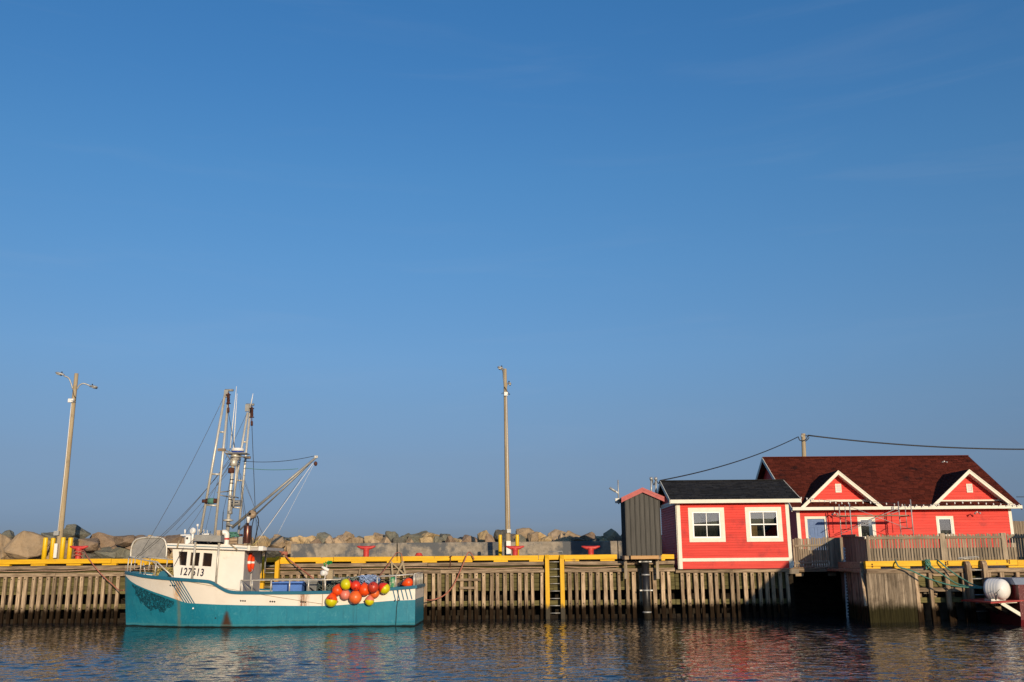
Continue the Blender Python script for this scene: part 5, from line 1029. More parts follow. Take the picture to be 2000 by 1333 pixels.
for xx in (rx0 - .025, rx1):
    for s in (0, 1):
        a = V((xx, Yev, zf1)) if not s else V((xx, 2 * Yrd - Yev, zf1)); b = V((xx, Yrd, zrd)); m = MB(); m.prism([a + V((0, 0, .01)), b + V((0, 0, .01)), b + V((0, 0, -.17)), a + V((0, 0, -.17))], (.024, 0, 0)); put('rake_board', m, m_trim, sh)
m = MB(); m.bar((rx0, Yrd, zrd + .01), (rx1, Yrd, zrd + .01), .2, .03); put('ridge_cap', m, m_shblk, sh)

# ---- large red house
YB = 50.6; bx0, bx1 = WX(1556, 1020, YB), WX(1977, 1020, YB); zB0 = WZ(1760, 1071, YB); DBH = 9.6
Ye = YB - .5; ze1, ze0 = WZ(1770, 989.8, Ye), WZ(1770, 995.4, Ye); ex0, ex1 = WX(1547, 993, Ye), WX(1995, 990.5, Ye); Yr2 = YB + 4.7; zr2 = WZ(1707, 892.3, Yr2)
bh = root('large_house', 'long red clapboard house with dark red shingled roof and two gables', 'house', ((bx0 + bx1) / 2, YB + DBH / 2, zB0))
zt_ = ze0 + .12
def hole(a, b, y0, y1): return (WX(a, (y0 + y1) / 2, YB), WX(b, (y0 + y1) / 2, YB), WZ((a + b) / 2, y1, YB), WZ((a + b) / 2, y0, YB))
dh = hole(1578.3, 1612, 1014, 1075); w1 = hole(1680, 1705.5, 1014.5, 1050); w2 = hole(1833.5, 1858.5, 1013, 1046)
clap(bh, bx0 + .18, bx1 - .16, zB0, zt_, YB, .142, (dh, w1, w2))
for a, b in ((bx0 + .01, bx0 + .05), (bx1 - .05, bx1 - .01)): m = MB(); m.box((a, YB + .03, zB0), (b, YB + DBH, zt_)); put('end_wall', m, m_red, bh)
m = MB(); m.box((bx0 + .05, YB + .04, zB0 - .6), (bx1 - .05, YB + DBH, zB0 - .004)); put('foundation', m, m_found, bh)
for a, b in ((bx0, bx0 + .18), (bx1 - .16, bx1)): m = MB(); m.box((a, YB - .045, zB0), (b, YB, zt_)); put('corner_board', m, m_trim, bh)
m = MB(); m.box((bx0 + .18, YB - .044, zt_ - .10), (bx1 - .16, YB - .03, zt_)); put('frieze_board', m, m_trim, bh)
# door
m = MB(); t = .13; m.box((dh[0] - t, YB - .045, dh[2]), (dh[0], YB, dh[3] + t)); m.box((dh[1], YB - .045, dh[2]), (dh[1] + t, YB, dh[3] + t)); m.box((dh[0], YB - .045, dh[3]), (dh[1], YB, dh[3] + t)); df = put('door_frame', m, m_trim, bh)
m = MB(); m.box((dh[0], YB + .02, dh[2]), (dh[1], YB + .06, dh[3])); dr = put('door', m, m_bluedoor, bh); wd = dh[1] - dh[0]; ht = dh[3] - dh[2]
for cx in (.28, .72):
    for z0_, z1_ in ((.80, .93), (.45, .74), (.08, .38)):
        m = MB(); a, b = dh[0] + wd * (cx - .15), dh[0] + wd * (cx + .15); c_, d_ = dh[2] + ht * z0_, dh[2] + ht * z1_; e = .025
        for q in (((a, c_), (b, c_ + e)), ((a, d_ - e), (b, d_)), ((a, c_ + e), (a + e, d_ - e)), ((b - e, c_ + e), (b, d_ - e))): m.box((q[0][0], YB + .004, q[0][1]), (q[1][0], YB + .02, q[1][1]))
        put('door_moulding', m, m_bluedoor, dr)
m = MB(); m.lathe([(.03, 0), (.035, .05), (.02, .07)], (dh[0] + wd * .08, YB + .02, dh[2] + ht * .45), (0, -1, 0), 10); put('door_knob', m, m_galv, dr)
for hw in (w1, w2):
    w_ = window(bh, *hw, YB, .12, two=False, sash=.02)
    m = MB(); m.box((hw[0] - .3, YB + 1.4, hw[2] - .4), (hw[1] + .3, YB + 1.45, hw[3] + .3)); put('room_wall', m, m_curt, w_)
    m = MB(); rr = random.Random(int(hw[0] * 10))
    for i in range(7): a = hw[0] + (hw[1] - hw[0]) * rr.random(); m.lathe([(.05, 0), (.07, .1), (.03, .18)], (a, YB + .3, hw[2] + .06), n=8)
    put('sill_ornaments', m, m_blind, w_)
# roof
GA = [(1563.5, 992, 1637, 920, 1725.5, 991), (1818, 991, 1893, 918, 1984.5, 988.5)]
O = V((ex0, Ye, ze1)); UU = V((ex1 - ex0, 0, 0)); VV = V((0, Yr2 - Ye, zr2 - ze1))
shingles(bh, O, UU, VV, 40, 44, m_shred)
m = MB(); m.prism([(ex0, Yr2, zr2), (ex1, Yr2, zr2), (ex1, 2 * Yr2 - Ye, ze1), (ex0, 2 * Yr2 - Ye, ze1)], (0, 0, -.06)); put('rear_roof', m, m_shred, bh)
m = MB(); m.bar((ex0, Yr2, zr2 + .012), (ex1, Yr2, zr2 + .012), .25, .04); put('ridge_cap', m, m_shred, bh)
m = MB(); m.box((ex0, Ye - .10, ze0), (ex1, Ye - .004, ze1 + .01)); put('gutter', m, m_trim, bh)
m = MB(); m.box((ex0 + .02, Ye, ze0 + .05), (ex1 - .02, YB - .05, ze0 + .07)); put('soffit', m, m_trim, bh)
for xx, sgn in ((bx0, 1), (bx1 - .03, -1)):
    m = MB(); m.prism([(xx, YB, zt_ - .2), (xx, Yr2, zr2 - .2), (xx, 2 * Yr2 - YB, zt_ - .2)], (.03, 0, 0)); put('end_gable', m, m_red, bh)
for xx in (ex0 - .03, ex1):
    for s in (0, 1):
        a = V((xx, Ye if not s else 2 * Yr2 - Ye, ze1)); b = V((xx, Yr2, zr2)); m = MB(); m.prism([a + V((0, 0, .012)), b + V((0, 0, .012)), b + V((0, 0, -.22)), a + V((0, 0, -.22))], (.028, 0, 0)); put('rake_board', m, m_trim if s or xx < ex1 else m_shred, bh)
slope = (zr2 - ze1) / (Yr2 - Ye)
for (xa, ya, xp, yp, xb_, yb_) in GA:
    a, p, b = W(xa, ya, Ye - .02), W(xp, yp, Ye - .02), W(xb_, yb_, Ye - .02); a.z = b.z = min(a.z, b.z); dg = None
    # gable roof, running back into the main roof
    back = Ye + (p.z - ze1) / slope + .1; th = .12
    m = MB(); g0 = YB - .01
    base_z = ze1 + slope * (g0 - Ye)
    x_l = a.x + (p.x - a.x) * (base_z - a.z) / (p.z - a.z); x_r = b.x + (p.x - b.x) * (base_z - b.z) / (p.z - b.z)
    inner = lambda z: (a.x + (p.x - a.x) * (z - a.z + .12) / (p.z - a.z), b.x + (p.x - b.x) * (z - b.z + .12) / (p.z - b.z))
    m.prism([(x_l, g0 + .02, base_z - .1), (x_r, g0 + .02, base_z - .1), (p.x, g0 + .02, p.z - .1)], (0, .05, 0)); dg = put('gable', m, m_red, bh)
    zt2 = WZ(xp, 976.5, g0); zt1 = WZ(xp, 980.5, g0); q = inner(zt2)
    zprof = lambda z: (inner(z) if inner(z)[1] - inner(z)[0] > .1 else None)
    clap(dg, 0, 0, zt2, p.z - .12, g0, .142, zprof=zprof)
    m = MB(); m.box((inner(zt1)[0], g0 - .05, zt1), (inner(zt1)[1], g0 + .02, zt2)); put('gable_sill', m, m_trim, dg)
    for e, sg in ((a, 1), (b, -1)):
        d = (p - e); dn = V((d.z, 0, -d.x)).normalized(); dn = dn if dn.z < 0 else -dn
        m = MB(); m.prism([e, p, p + V((0, 0, -.19)), e + V((-sg * -.19 * abs(d.x / d.z), 0, 0))], (0, .05, 0)); f = put('barge_board', m, m_trim, dg)
        m = MB(); m.prism([e + V((0, -.02, .03)), p + V((0, -.02, .03)), p + V((0, -.02, -.03)), e + V((sg * .06, -.02, -.0))], (0, .02, 0)); put('barge_cap', m, m_trim, f)
        m = MB(); m.prism([e + V((sg * .15, .06, -.02)), p + V((0, .06, -.17)), p + V((0, .06, -.15)), e + V((sg * .15, .06, .0))], (0, YB - Ye - .08, 0)); put('gable_soffit', m, m_trim, dg)
        O2 = V((e.x, e.y + .002, e.z + .035)); rise = p.z - e.z
        # sloped valley side: a parallelogram cut where it meets the main roof
        pts = [O2, V((p.x, p.y, p.z + .035)), V((p.x, back, p.z + .035)), V((e.x, Ye + (e.z - ze1) / slope + .12, e.z + .035))]
        m = MB(); m.add(pts + [q_ + V((0, 0, -.06)) for q_ in pts], [(0, 1, 2, 3), (4, 5, 6, 7), (0, 1, 5, 4), (1, 2, 6, 5), (2, 3, 7, 6), (3, 0, 4, 7)]); gr = put('gable_roof', m, m_shred, dg)
        m = MB(); nj = 20; rr = random.Random(int(e.x * 100)); nn = (pts[1] - pts[0]).cross(pts[3] - pts[0]).normalized(); nn = nn if nn.z > 0 else -nn
        for j in range(nj):
            t0, t1 = j / nj, min(1, (j + 1.2) / nj); A0, B0 = pts[0].lerp(pts[1], t0), pts[3].lerp(pts[2], t0); A1, B1 = pts[0].lerp(pts[1], t1), pts[3].lerp(pts[2], t1); nk = max(1, int((B0 - A0).length / .3))
            for kk in range(nk):
                s0, s1 = kk / nk + .01, (kk + 1) / nk - .01; tt = rr.uniform(.012, .024); c0_, c1_, c2_, c3_ = A0.lerp(B0, s0), A0.lerp(B0, s1), A1.lerp(B1, s1), A1.lerp(B1, s0); m.add([c0_ + nn * tt, c1_ + nn * tt, c2_ + nn * .003, c3_ + nn * .003, c0_, c1_], [(0, 1, 2, 3), (0, 1, 5, 4)])
        put('shingles', m, m_shred, gr, kind='stuff')
    vx0, vx1 = WX(xp - 6.2, 954, g0), WX(xp + 5.6, 954, g0); vz0, vz1 = WZ(xp, 962.5, g0), WZ(xp, 945.5, g0)
    m = MB(); t = .05; m.box((vx0, g0 - .06, vz0), (vx1, g0 - .03, vz0 + t)); m.box((vx0, g0 - .06, vz1 - t), (vx1, g0 - .03, vz1)); m.box((vx0, g0 - .06, vz0 + t), (vx0 + t, g0 - .03, vz1 - t)); m.box((vx1 - t, g0 - .06, vz0 + t), (vx1, g0 - .03, vz1 - t)); lv = put('louvre_vent', m, m_trim, dg)
    for k in range(7): z = vz0 + t + (vz1 - vz0 - 2 * t) * (k + .5) / 7; m = MB(); m.prism([(vx0 + t, g0 - .055, z - .02), (vx0 + t, g0 - .03, z + .02), (vx0 + t, g0 - .025, z + .015), (vx0 + t, g0 - .05, z - .025)], (vx1 - vx0 - 2 * t, 0, 0)); put('slat', m, m_vinyl, lv)
# flood lamps on the wall and roof
for px, py, Y, lb in ((1630, 1002.5, Ye, 'small twin flood lamp under the eave above the scaffold'), (1908, 1000.5, Ye, 'small twin flood lamp under the eave right of the windows'), (1844, 901.5, 54.6, 'small twin lamp fixture on the red roof near the ridge')):
    c = W(px, py, Y); m = MB(); m.lathe([(.03, -.03), (.03, .03)], c, (0, -1, 0), 8)
    for s in (-1, 1): m.lathe([(.02, 0), (.05, .1), (.055, .14)], c + V((s * .05, 0, -.02)), (s * .7, -.5, -.4), 8)
    solo('flood_lamp', m, m_galv, lb, 'lamp')
# string lights along the eave
r = root('string_lights', 'string of small bulbs along the eave of the large red house', 'string lights', W(1770, 985, Ye - .3)); wire = []
anch = [(1557, 970), (1600, 975.5), (1644, 981), (1700, 980), (1762, 985), (1818, 985.5), (1880, 980), (1940, 983), (1990, 985)]
m = MB(); ctr = [W(x, y, Ye - .25) for x, y in anch]; pts = smoothpath(ctr, 8); m.tube(pts, .010, 5); put('wire', m, m_wire, r)
m = MB()
for q in pts[::2]: m.lathe([(.012, 0), (.035, .05), (.03, .09), (.008, .12)], q, (0, 0, -1), 8)
put('bulbs', m, m_plastic, r, kind='stuff')
# scaffold
r = root('scaffold', 'light tube scaffold with a plank standing against the large red house', 'scaffold', W(1710, 1060, YB - 1.6)); Y1, Y2 = YB - 1.0, YB - 2.0
for a, b, Y, rad in (((1638.5, 985), (1644.5, 1060), Y1, .025), ((1650, 987), (1653, 1032), Y1 - .1, .018), ((1659, 983), (1665, 1060), Y2, .028), ((1754, 980), (1761.5, 1060), Y1, .025), ((1767, 985), (1772, 1032), Y1 - .1, .018), ((1778, 976), (1785.5, 1060), Y2, .028)): part_tube('upright', [W(*a, Y), W(*b, Y)], rad, m_galv, r)
for a, b, in (((1640, 1010), (1662, 1009)), ((1642, 1022.5), (1651, 1022)), ((1643.5, 1034.5), (1664, 1034)), ((1645, 1047.5), (1664, 1047)), ((1757, 1010), (1781, 1008)), ((1758.5, 1021.5), (1771, 1020)), ((1760, 1033.5), (1783, 1031.5)), ((1761, 1047), (1784, 1045))): part_tube('rung', [W(*a, Y1), W(*b, Y2)], .018, m_rust, r)
for a, b in (((1660, 990), (1782, 1036)), ((1644, 1042), (1757, 998)), ((1667, 1030), (1765, 988))): part_tube('cross_brace', [W(*a, Y2 + .4), W(*b, Y2 + .4)], .014, m_galv, r)
m = MB(); m.bar(W(1630, 1008.3, Y1 - .5), W(1772, 1007.5, Y1 - .5), .5, .045); put('plank', m, m_beam, r)

# utility pole and wires
Y = 60; b, t = W(1569.5, 1000, Y), W(1568.8, 847.5, Y); b.z = 1.5; r = root('utility_pole', 'wooden utility pole rising behind the large red roof', 'utility pole', b); m = MB(); m.tube([b, t], [.17, .13], 14); put('pole', m, m_pole, r)
m = MB(); m.tube(smoothpath([W(1559, 853, Y - .2), W(1562, 860, Y - .2), W(1568, 861, Y - .25), W(1575, 858, Y - .2), W(1577, 851, Y - .2)], 6), .03, 5); m.tube(smoothpath([W(1573, 850, Y - .2), W(1580, 855, Y - .2), W(1574, 862, Y - .2)], 6), .025, 5); put('cable_loop', m, m_wire, r)
m = MB(); c = W(1566, 853, Y - .15); m.lathe([(.05, -.05), (.07, 0), (.05, .12)], c, n=10); put('insulator', m, m_galv, r)
rope('black power line from the black roof up to the utility pole', sag(W(1289, 939, 43.6), W(1558, 854, Y - .2), .28, 24), .028, m_wire, 'power_line')['category'] = 'power line'
rope('black power line from the utility pole off to the right', [W(x, 851 + 27 * (1 - ((2010 - x) / 430) ** 2.0), 60) for x in np.linspace(1578, 2120, 40)], .045, m_wire, 'power_line')['category'] = 'power line'
rope('thin wire crossing the sky right of the large house', sag(W(1985, 971, 58), W(2080, 965, 58), .05), .02, m_wire, 'power_line')['category'] = 'power line'

# ------------------------------------------------------------------ right-hand wharf
YR = 37.1; rw = root('right_wharf', 'nearer timber wharf with yellow kerb under the picket fence at right', 'wharf', (17, YR, 0))
def RX(px, py=1110): return WX(px, py, YR)
def RZ(py, px=1800): return WZ(px, py, YR)
zk1, zk0 = RZ(1095.6), RZ(1106.5); zbk = RZ(1110.5); zcp = RZ(1119.5)
for a, b in ((1692.5, 1848), (1848.6, 1990), (1990.6, 2140)): m = MB(); m.bar((RX(a), YR + .16, (zk0 + zk1) / 2), (RX(b), YR + .16, (zk0 + zk1) / 2 + .012), .22, zk1 - zk0, ch=.012); put('kerb_rail', m, m_yel, rw)
for a, b in ((1692.5, 1721), (1747.5, 1779), (1810, 1852), (1900, 1930), (1972, 2005), (2040, 2070)): m = MB(); m.box((RX(a), YR + .055, zbk), (RX(b), YR + .26, zk0 - .003)); put('kerb_block', m, m_yel, rw)
km = MB()
for a, b in ((1705, 1102), (1705, 1106.5), (1849, 1100), (1853, 1098.5), (1849, 1104), (1853, 1102.5), (1970, 1096), (1974, 1097.5), (1970, 1099.5), (1974, 1101.5)): km.lathe([(.035, 0), (.03, .012)], (RX(a), YR + .049, RZ(b)), (0, -1, 0), 8)
put('bolts', km, m_rust, rw, kind='stuff')
for a, b in ((1692.5, 1880), (1926, 2140)): m = MB(); m.bar((RX(a), YR + .15, (zbk + zcp) / 2 - .006), (RX(b), YR + .15, (zbk + zcp) / 2 - .006), .3, zbk - zcp - .01, ch=.014); put('cap_timber', m, m_beam, rw)
px = 1691.0
while px < 1784:
    wp = random.uniform(4.2, 6.2); a, b = RX(px), RX(px + wp - .35); m = MB(); d = random.uniform(0, .025); m.box((a, YR + .02 + d, -.5), (b, YR + .09 + d, zcp - .004)); put('sheeting_plank', m, m_sheet, rw); px += wp
for a, b in ((1784.8, 1792), (1812.6, 1819.4), (1845, 1853), (1877.5, 1884), (1926, 1935), (1952, 1960.5), (1983.5, 1991), (2016, 2024), (2050, 2058)):
    m = MB(); xc = (RX(a) + RX(b)) / 2; m.bar((xc, YR + .09, -.6), (xc, YR + .09, zcp - .004), RX(b) - RX(a), .15, up=(0, 1, 0), ch=.014); put('fender_timber', m, m_slat, rw)
for z0, z1, xa, xb_, y0 in ((RZ(1126), RZ(1119.6), 1792, 1880, .10), (RZ(1126), RZ(1119.6), 1928, 2140, .10), (RZ(1156.5), RZ(1148.5), 1792, 1878, .06), (RZ(1156.5), RZ(1148.5), 1928, 2140, .06)):
    m = MB(); m.bar((RX(xa), YR + y0 + .09, (z0 + z1) / 2), (RX(xb_), YR + y0 + .09, (z0 + z1) / 2), .1, z1 - z0, ch=.01); put('waler', m, m_beam, rw)
for z0, z1 in ((RZ(1136.5), RZ(1126.5)), (RZ(1147), RZ(1137)), (RZ(1178), RZ(1168))):
    for a, b in ((1785, 1900), (1900, 2140)): m = MB(); m.box((RX(a), YR + .24, z0), (RX(b) - .01, YR + .3, z1)); put('backing_plank', m, m_green, rw)
for px in (1802, 1832, 1865, 1905, 1945, 1985, 2030): m = MB(); m.lathe([(.14, 0), (.13, 2.9)], (RX(px), YR + .6, -1), n=10); put('bearing_pile', m, m_slat, rw)
m = MB(); m.box((RX(1700), YR + .2, zbk - .12), (24, YR + 8, zbk - .02)); put('deck', m, m_beam, rw)
# its shaded left flank
cx0, cx1 = RX(1690), WX(1640, 1110, 42.2); fl = [V((cx0, YR + .1, 0)), V((cx1, 42.2, 0))]; n = 28
for i in range(n):
    a, b = fl[0].lerp(fl[1], (i + .04) / n), fl[0].lerp(fl[1], (i + .96) / n); d = V((random.uniform(.0, .03), 0, 0)); m = MB(); m.prism([a + d + V((0, 0, -.5)), b + d + V((0, 0, -.5)), b + d + V((.06, 0, -.5)), a + d + V((.06, 0, -.5))], (0, 0, zcp + .5 - .004)); put('sheeting_plank', m, m_sheet, rw)
for z0, z1 in ((zcp, zbk), (zbk + .005, zk1 - .02)): m = MB(); m.bar(fl[0] + V((.08, .25, (z0 + z1) / 2)), fl[1] + V((.08, 0, (z0 + z1) / 2)), .26, z1 - z0 - .01, ch=.012); put('cap_timber', m, m_beam, rw)
m = MB(); a, b = W(1682, 1112, 37.6), W(1691, 1185, 37.0); m.bar(a, b, .10, .10, up=(0, 1, 0), ch=.01); put('corner_batten', m, m_slat, rw)
# ladder with rounded stiles
r = root('wharf_ladder', 'grey timber ladder with rounded posts on the right-hand wharf', 'ladder', (RX(1904), YR - .1, 0))
for px in (1888, 1920): x = RX(px); wd = .17; zt = RZ(1097.2 - (px - 1888) * .04); m = MB(); m.prism([(x - wd / 2, YR - .2, -.5), (x - wd / 2, YR - .2, zt - .16), (x - wd / 2, YR - .15, zt - .05), (x - wd / 2, YR - .08, zt), (x - wd / 2, YR + .03, zt), (x - wd / 2, YR + .03, -.5)], (wd, 0, 0)); put('stile', m, m_slat, r)
for y in (1114.5, 1131.5, 1147, 1163, 1179, 1195): z = RZ(y); m = MB(); m.tube([(RX(1888), YR - .1, z), (RX(1920), YR - .1, z)], .022, 8); put('rung', m, m_galv, r)
# green mooring lines
for lb, P in (('green mooring rope, lowest of three, from the kerb near the plank wall', [(1748, 1094, 37.4), (1751, 1100, 37.0), (1757, 1108, 36.9), (1780, 1115, 36.8), (1815, 1131, 36.6), (1860, 1144, 36.2), (1919, 1150, 35.8)]),
              ('green mooring rope, middle of three, knotted over the yellow kerb', [(1810, 1094, 37.4), (1813, 1100, 37.0), (1820, 1108, 36.9), (1840, 1122, 36.8), (1868, 1140, 36.5), (1890, 1145, 36.2), (1919, 1149, 35.8)]),
              ('green mooring rope, uppermost of three, by the ladder posts', [(1829, 1094, 37.3), (1836, 1098, 37.0), (1851, 1111, 36.9), (1875, 1128, 36.7), (1900, 1142, 36.3), (1919, 1148.5, 35.8)])):
    rope(lb, smoothpath([W(*q) for q in P], 6), .028, m_grope)
m = MB(); c = W(1812, 1101, 37.0)
for k in range(5): m.tube([c + V((.09 * cos(a + k), -.02 + .05 * sin(a + k), .13 - .32 * a / 6 + .03 * sin(2 * a))) for a in np.linspace(0, 6, 14)], .026, 6)
solo('rope_knot', m, m_grope, 'thick green rope knot wrapped over the yellow kerb above the plank wall', 'rope')
m = MB(); m.tube(smoothpath([W(1872, 1091, 37.35), W(1876, 1089.5, 37.35), W(1908, 1088, 37.35), W(1911, 1091, 37.35)], 5), .014, 6); m.tube([W(1871, 1092, 37.35), W(1903, 1090.5, 37.35)], .02, 6); solo('ladder_grab', m, m_galv, 'low grey grab rail lying on the kerb above the grey ladder', 'grab rail')

# picket fence
YF = 38.2; pf = root('picket_fence', 'weathered grey picket fence on the right-hand wharf', 'fence', (WX(1850, 1098, YF), YF, 2.0))
PK = []
for s in range(5):
    m = MB(); q = random.Random(s); hh = 1.12 + q.uniform(-.02, .02); m.bar((0, 0, 0), (q.uniform(-.01, .01), 0, hh), .078, .022, up=(0, 1, 0), ch=.003); PK.append(mesh_of('picket', m, (0, 0, 0), m_fence))
zpb = WZ(1850, 1101, YF); px = 1697.5
while px < 2040:
    o = bpy.data.objects.new('picket', random.choice(PK)); link(o, pf, (WX(px, 1075, YF), YF, zpb + random.uniform(-.01, .012) + (px - 1850) * .0)); o.rotation_euler.y = random.uniform(-.012, .012); px += 5.62 + random.uniform(-.35, .35)
for px in (1842, 1962): m = MB(); x = WX(px, 1075, YF); m.bar((x, YF - .01, zpb - .1), (x, YF - .01, zpb + 1.16), .2, .1, up=(0, 1, 0), ch=.006); put('fence_post', m, m_fence, pf)
m = MB(); x = WX(1697, 1075, YF); m.bar((x, YF - .01, zpb - .1), (x, YF - .01, zpb + 1.06), .1, .1, up=(0, 1, 0), ch=.006); put('fence_post', m, m_fence, pf)
for a, b in ((1699, 1836.5), (1847.5, 1957), (1967, 2050)):
    for zz in (1.0, .18): m = MB(); yy = -.035 if zz > .5 else .04; m.bar((WX(a, 1060, YF), YF + yy, zpb + zz), (WX(b, 1060, YF), YF + yy, zpb + zz), .035, .1, ch=.004); put('fence_rail', m, m_fenceb, pf)
# solid shaded fence along the flank, and the fence on the walkway
sf = root('board_fence', 'dark solid board fence on the shaded flank of the right-hand wharf', 'fence', (15, 40, 2.0))
f0, f1 = V((WX(1695, 1090, 38.1), 38.1, 0)), V((WX(1648, 1085, 42.4), 42.4, 0)); n = 30
for i in range(n):
    a, b = f0.lerp(f1, (i + .03) / n), f0.lerp(f1, (i + .97) / n); d = V((random.uniform(0, .012), 0, 0)); top = zpb + 1.02 + .14 * i / n + (.1 if i > 9 else 0); m = MB(); m.prism([a + d + V((0, 0, zpb - .05)), b + d + V((0, 0, zpb - .05)), b + d + V((.022, 0, zpb - .05)), a + d + V((.022, 0, zpb - .05))], (0, 0, top - zpb)); put('fence_board', m, m_fence, sf)
for s0, s1, dz in ((.02, .32, 1.0), (.36, .98, 1.14)): m = MB(); m.bar(f0.lerp(f1, s0) + V((-.03, 0, zpb + dz)), f0.lerp(f1, s1) + V((-.03, 0, zpb + dz + .05)), .04, .1, ch=.004); put('fence_rail', m, m_fenceb, sf)
YK = 42.6; wk = root('walkway', 'plank walkway bridging the dark gap between the two wharves', 'walkway', (13, YK, 1.9)); zwk = WZ(1590, 1110, YK - .3)
m = MB(); m.bar((WX(1544, 1114, YK - .3), YK - .25, zwk - .08), (WX(1638, 1114, YK - .3), YK - .25, zwk - .08), .14, .16, ch=.01); put('edge_beam', m, m_beam, wk)
for i in range(18): x = WX(1545, 1114, YK) + i * .118; m = MB(); m.box((x, YK - .3, zwk + .004), (x + .11, YK + 3.0, zwk + .045)); put('deck_plank', m, m_beam, wk)
for px in (1557, 1621): m = MB(); x = WX(px, 1120, YK); m.box((x - .1, YK - .1, zwk - .34), (x + .25, YK, zwk - .165)); put('bearer', m, m_beam, wk)
gf = root('gate_fence', 'grey board fence on the walkway beside the small red house', 'fence', (WX(1590, 1108, YK), YK, zwk)); px = 1551.0
while px < 1617:
    x = WX(px, 1080, YK); o = bpy.data.objects.new('picket', PK[int(px) % 5]); link(o, gf, (x, YK, zwk + .05 + random.uniform(-.01, .015))); o.scale = (1.05, 1, 1.08 + .0006 * (px - 1551)); px += 4.6
for y in (1066.5, 1100): z = WZ(1585, y, YK - .03); m = MB(); m.bar((WX(1551, y, YK), YK - .035, z), (WX(1618, y, YK), YK - .035, z + .03), .035, .09, ch=.004); put('fence_rail', m, m_fenceb, gf)
for i in range(8): px = 1619.5 + i * 3.7; x = WX(px, 1080, YK + .05); m = MB(); m.bar((x, YK + .02, zwk + .05), (x, YK + .02, zwk + 1.28 + .03 * i / 8), .088, .022, up=(0, 1, 0), ch=.003); put('picket', m, m_fence, gf)
# tide gauge board
Yt = 41.9; r = root('tide_gauge', 'white toothed tide gauge board on the shaded wharf flank', 'tide gauge', W(1655, 1215, Yt - 1.2)); a, b = W(1647.5, 1069, Yt - .9), W(1655, 1214, Yt - .9)
m = MB(); m.bar(a, b, .05, .02, up=(0, 1, 0)); put('board', m, m_plastic, r); n = 24
for i in range(n): q = a.lerp(b, (i + .5) / n); m = MB(); m.box(q + V((.025, -.011, -.032)), q + V((.07, .009, .032))); put('tooth', m, m_plastic, r)
# back of the dark gap
m = MB(); m.box((12.0, 44.6, -1), (16.5, 44.8, zwk - .1)); gb = solo('gap_wall', m, m_gapshade, 'timber retaining wall deep under the walkway, coloured black for its shade', 'wall')  # shade of the gap is put into the wall colour
# distant fence at the right edge
r = root('board_fence', 'weathered board fence far right beyond the large red house', 'fence', W(1995, 1050, 54)); 
for i in range(10): px = 1981 + i * 4.6; m = MB(); x = WX(px, 1035, 54); m.bar((x, 54, 1.9), (x, 54, WZ(px, 1018 + random.uniform(-.6, .6), 54)), .115, .03, up=(0, 1, 0)); put('fence_board', m, m_fence, r)

# ------------------------------------------------------------------ red boat at the right edge with its life raft
YRB = 34.6; rb = root('red_boat', 'dark red boat hull with grey cover at the right edge of the picture', 'boat', (W(2000, 1215, YRB).x + 4, YRB + 1.2, 0)); xR = WX(1972, 1150, YRB + .6)
m = MB(); st = []
for i in range(13):
    u = i / 12; x = xR + 10 * u; hbm = 1.25 * (1 - max(0, (u - .55) / .45) ** 2.2) + .02; z1 = WZ(1985, 1142, YRB + .3) + .5 * max(0, u - .5); st.append([(x, YRB + 1.25 - s * hbm * k_, z_) for s, k_, z_ in ((1, .75, -.5), (1, .93, .2), (1, 1, z1), (-1, 1, z1), (-1, .93, .2), (-1, .75, -.5))])
vs = [q for s in st for q in s]; m.add(vs, [(i * 6 + j, (i + 1) * 6 + j, (i + 1) * 6 + (j + 1) % 6, i * 6 + (j + 1) % 6) for i in range(12) for j in range(6)]); m.add(st[0], [(0, 1, 2, 3, 4, 5)]); put('hull', m, m_hullred, rb)
z1 = WZ(1985, 1142, YRB + .3); m = MB(); m.prism([(xR - .05, YRB + .05, z1), (xR - .05, YRB + .25, z1 + .22), (xR - .05, YRB + 2.2, z1 + .22), (xR - .05, YRB + 2.45, z1)], (6, 0, 0)); put('grey_cover', m, m_greyc, rb)
m = MB(); m.box((xR + 3.0, YRB + .35, z1 + .2), (xR + 6.2, YRB + 2.1, z1 + 2.2)); put('cabin', m, m_white, rb)
m = MB(); m.box((xR + 2.7, YRB + .2, z1 + 2.2), (xR + 6.5, YRB + 2.25, z1 + 2.3)); put('cabin_roof', m, m_white, rb)
for k in range(3): m = MB(); m.box((xR + 3.3 + .95 * k, YRB + .342, z1 + 1.2), (xR + 4.05 + .95 * k, YRB + .349, z1 + 1.85)); put('window', m, m_bglass, rb)
pl0, pl1 = W(1935, 1176.5, YRB), W(1999.5, 1172, YRB); m = MB(); m.prism([pl0, pl1, pl1 + V((0, 0, -.05)), pl0 + V((0, 0, -.05))], (0, 2.3, 0)); put('stern_platform', m, m_plank_red, rb)
m = MB(); m.bar(W(1950, 1177.5, YRB + .15), W(1985, 1176, YRB + .15), .1, .06); put('platform_cleat', m, m_trim, rb)
for dy in (.1, .9, 1.7): m = MB(); m.bar(W(1958, 1178.5, YRB) + V((0, dy, 0)), W(2012, 1211, YRB) + V((0, dy, 0)), .07, .12, ch=.005); put('brace', m, m_trim if dy < .5 else m_beam, rb)  # rear braces take a darker colour to stand for shade
m = MB(); m.box(W(1931, 1180, YRB + .8), W(1938, 1176.5, YRB + .8) + V((0, .2, 0))); put('bearer', m, m_raw, rb)
lr = root('life_raft_canister', 'white round-ended life raft canister with a blue dot on the red boat', 'life raft', W(1948, 1172, YRB + .6)); c = W(1956.5, 1151.5, YRB + .42); ax = V((-.62, .82, .02)).normalized(); Rr = .365
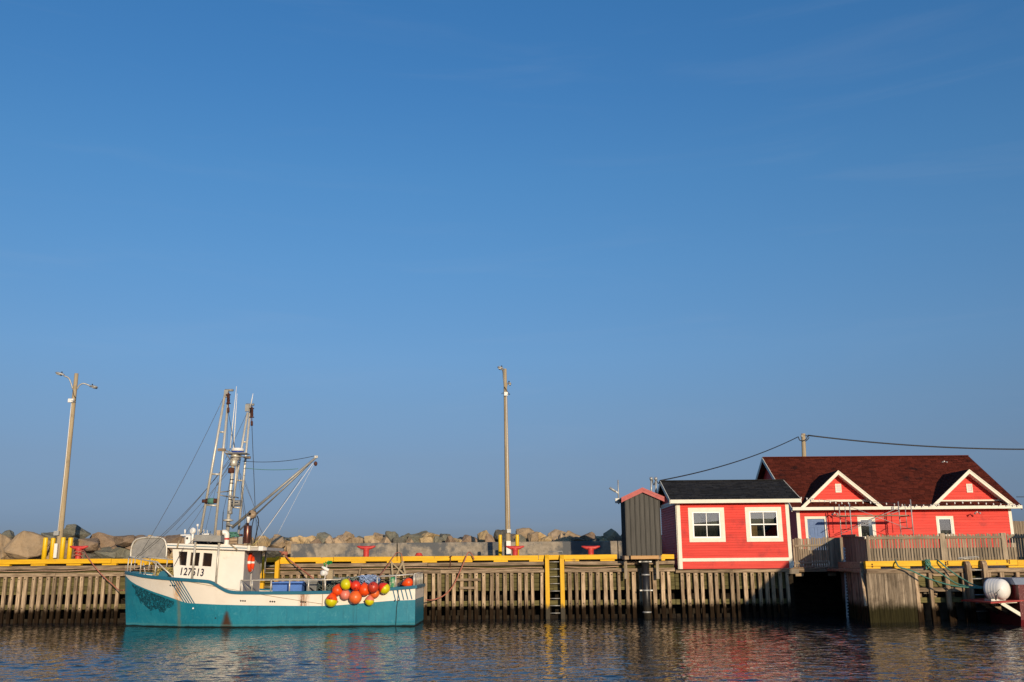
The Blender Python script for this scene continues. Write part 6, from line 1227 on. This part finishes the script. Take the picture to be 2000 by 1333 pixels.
prof = [(Rr * sin(t), -Rr * .72 * cos(t)) for t in np.linspace(0.02, pi / 2, 9)] + [(Rr, .02), (Rr, .15), (Rr, .3), (Rr, .38), (Rr, .4)] + [(Rr * cos(t), .4 + Rr * .5 * sin(t)) for t in np.linspace(.15, 1.5, 7)]
m = MB(); m.lathe(prof, c, ax, 32); body = put('shell', m, m_plastic, lr)
m = MB(); dd = W(1969, 1139.5, YRB) ; e = (dd - c); e.y = 0; dirn = V((e.x * .9, -.22, e.z * .9)); q = c + V((e.x, -.23, e.z)); m.lathe([(.05, 0), (.045, .012)], q + V((0, .06, 0)), V((.35, -.9, .35)), 14); put('blue_dot', m, m_bluedot, body)
for t0 in (.10, .20, .30): m = MB(); m.lathe([(Rr * .99, t0 - .022), (Rr * 1.012, t0 - .02), (Rr * 1.012, t0 + .02), (Rr * .99, t0 + .022)], c, ax, 32, smooth=False); put('moulded_rib', m, m_plastic, body)
seam = []
for t in np.linspace(-1.45, 1.45, 20): seam.append(c + V((Rr * 1.01 * sin(t) * .82 - .0, -Rr * .74 * cos(t) - .02 + .3 * sin(t) * 0, .0)))
m = MB(); m.box(c + V((-.42, .0, -.43)), c + V((.1, .5, -.33))); put('cradle', m, m_galv, lr)
m = MB(); c2 = W(1945.5, 1161, YRB - .02); m.tube([c2 + V((.045 * cos(t), 0, .05 * sin(t))) for t in np.linspace(0, 2 * pi, 14)], .012, 5); m.tube([c2 + V((.02, 0, .04)), W(1952, 1151.5, YRB + .02)], .008, 5); m.tube([c2 + V((0, 0, -.05)), W(1945, 1172.5, YRB + .05)], .025, 6); put('release_hook', m, m_black, lr)

# ------------------------------------------------------------------ unseen shed added to cast a shadow on the gap and house corner
r = root('shadow_shed', 'unseen lean-to shed on piles, added to cast a shadow at the right', 'shed', (15.8, 24.8, 0))
xa, xb2, ya, yb2, za, zb2 = 14.75, 16.95, 24.3, 25.4, 3.85, 5.75
m = MB(); m.prism([(xa + .15, ya, 1.5), (xb2 - .05, ya, 1.5), (xb2 - .05, ya, zb2 - .12), (xa + .15, ya, za - .02)], (0, yb2 - ya, 0)); put('wall', m, m_red, r)
m = MB(); m.prism([(xa, ya - .15, za - .08), (xb2, ya - .15, zb2 - .08), (xb2, ya - .15, zb2), (xa, ya - .15, za)], (0, yb2 - ya + .3, 0)); put('roof', m, m_shblk, r)
m = MB(); m.box((xa + .1, ya - .05, 1.36), (xb2, yb2 + .05, 1.496)); put('floor', m, m_beam, r)
for x in (xa + .3, xb2 - .25):
    for y in (ya + .2, yb2 - .2): m = MB(); m.lathe([(.12, 0), (.11, 2.36)], (x, y, -1), n=10); put('pile', m, m_slat, r)
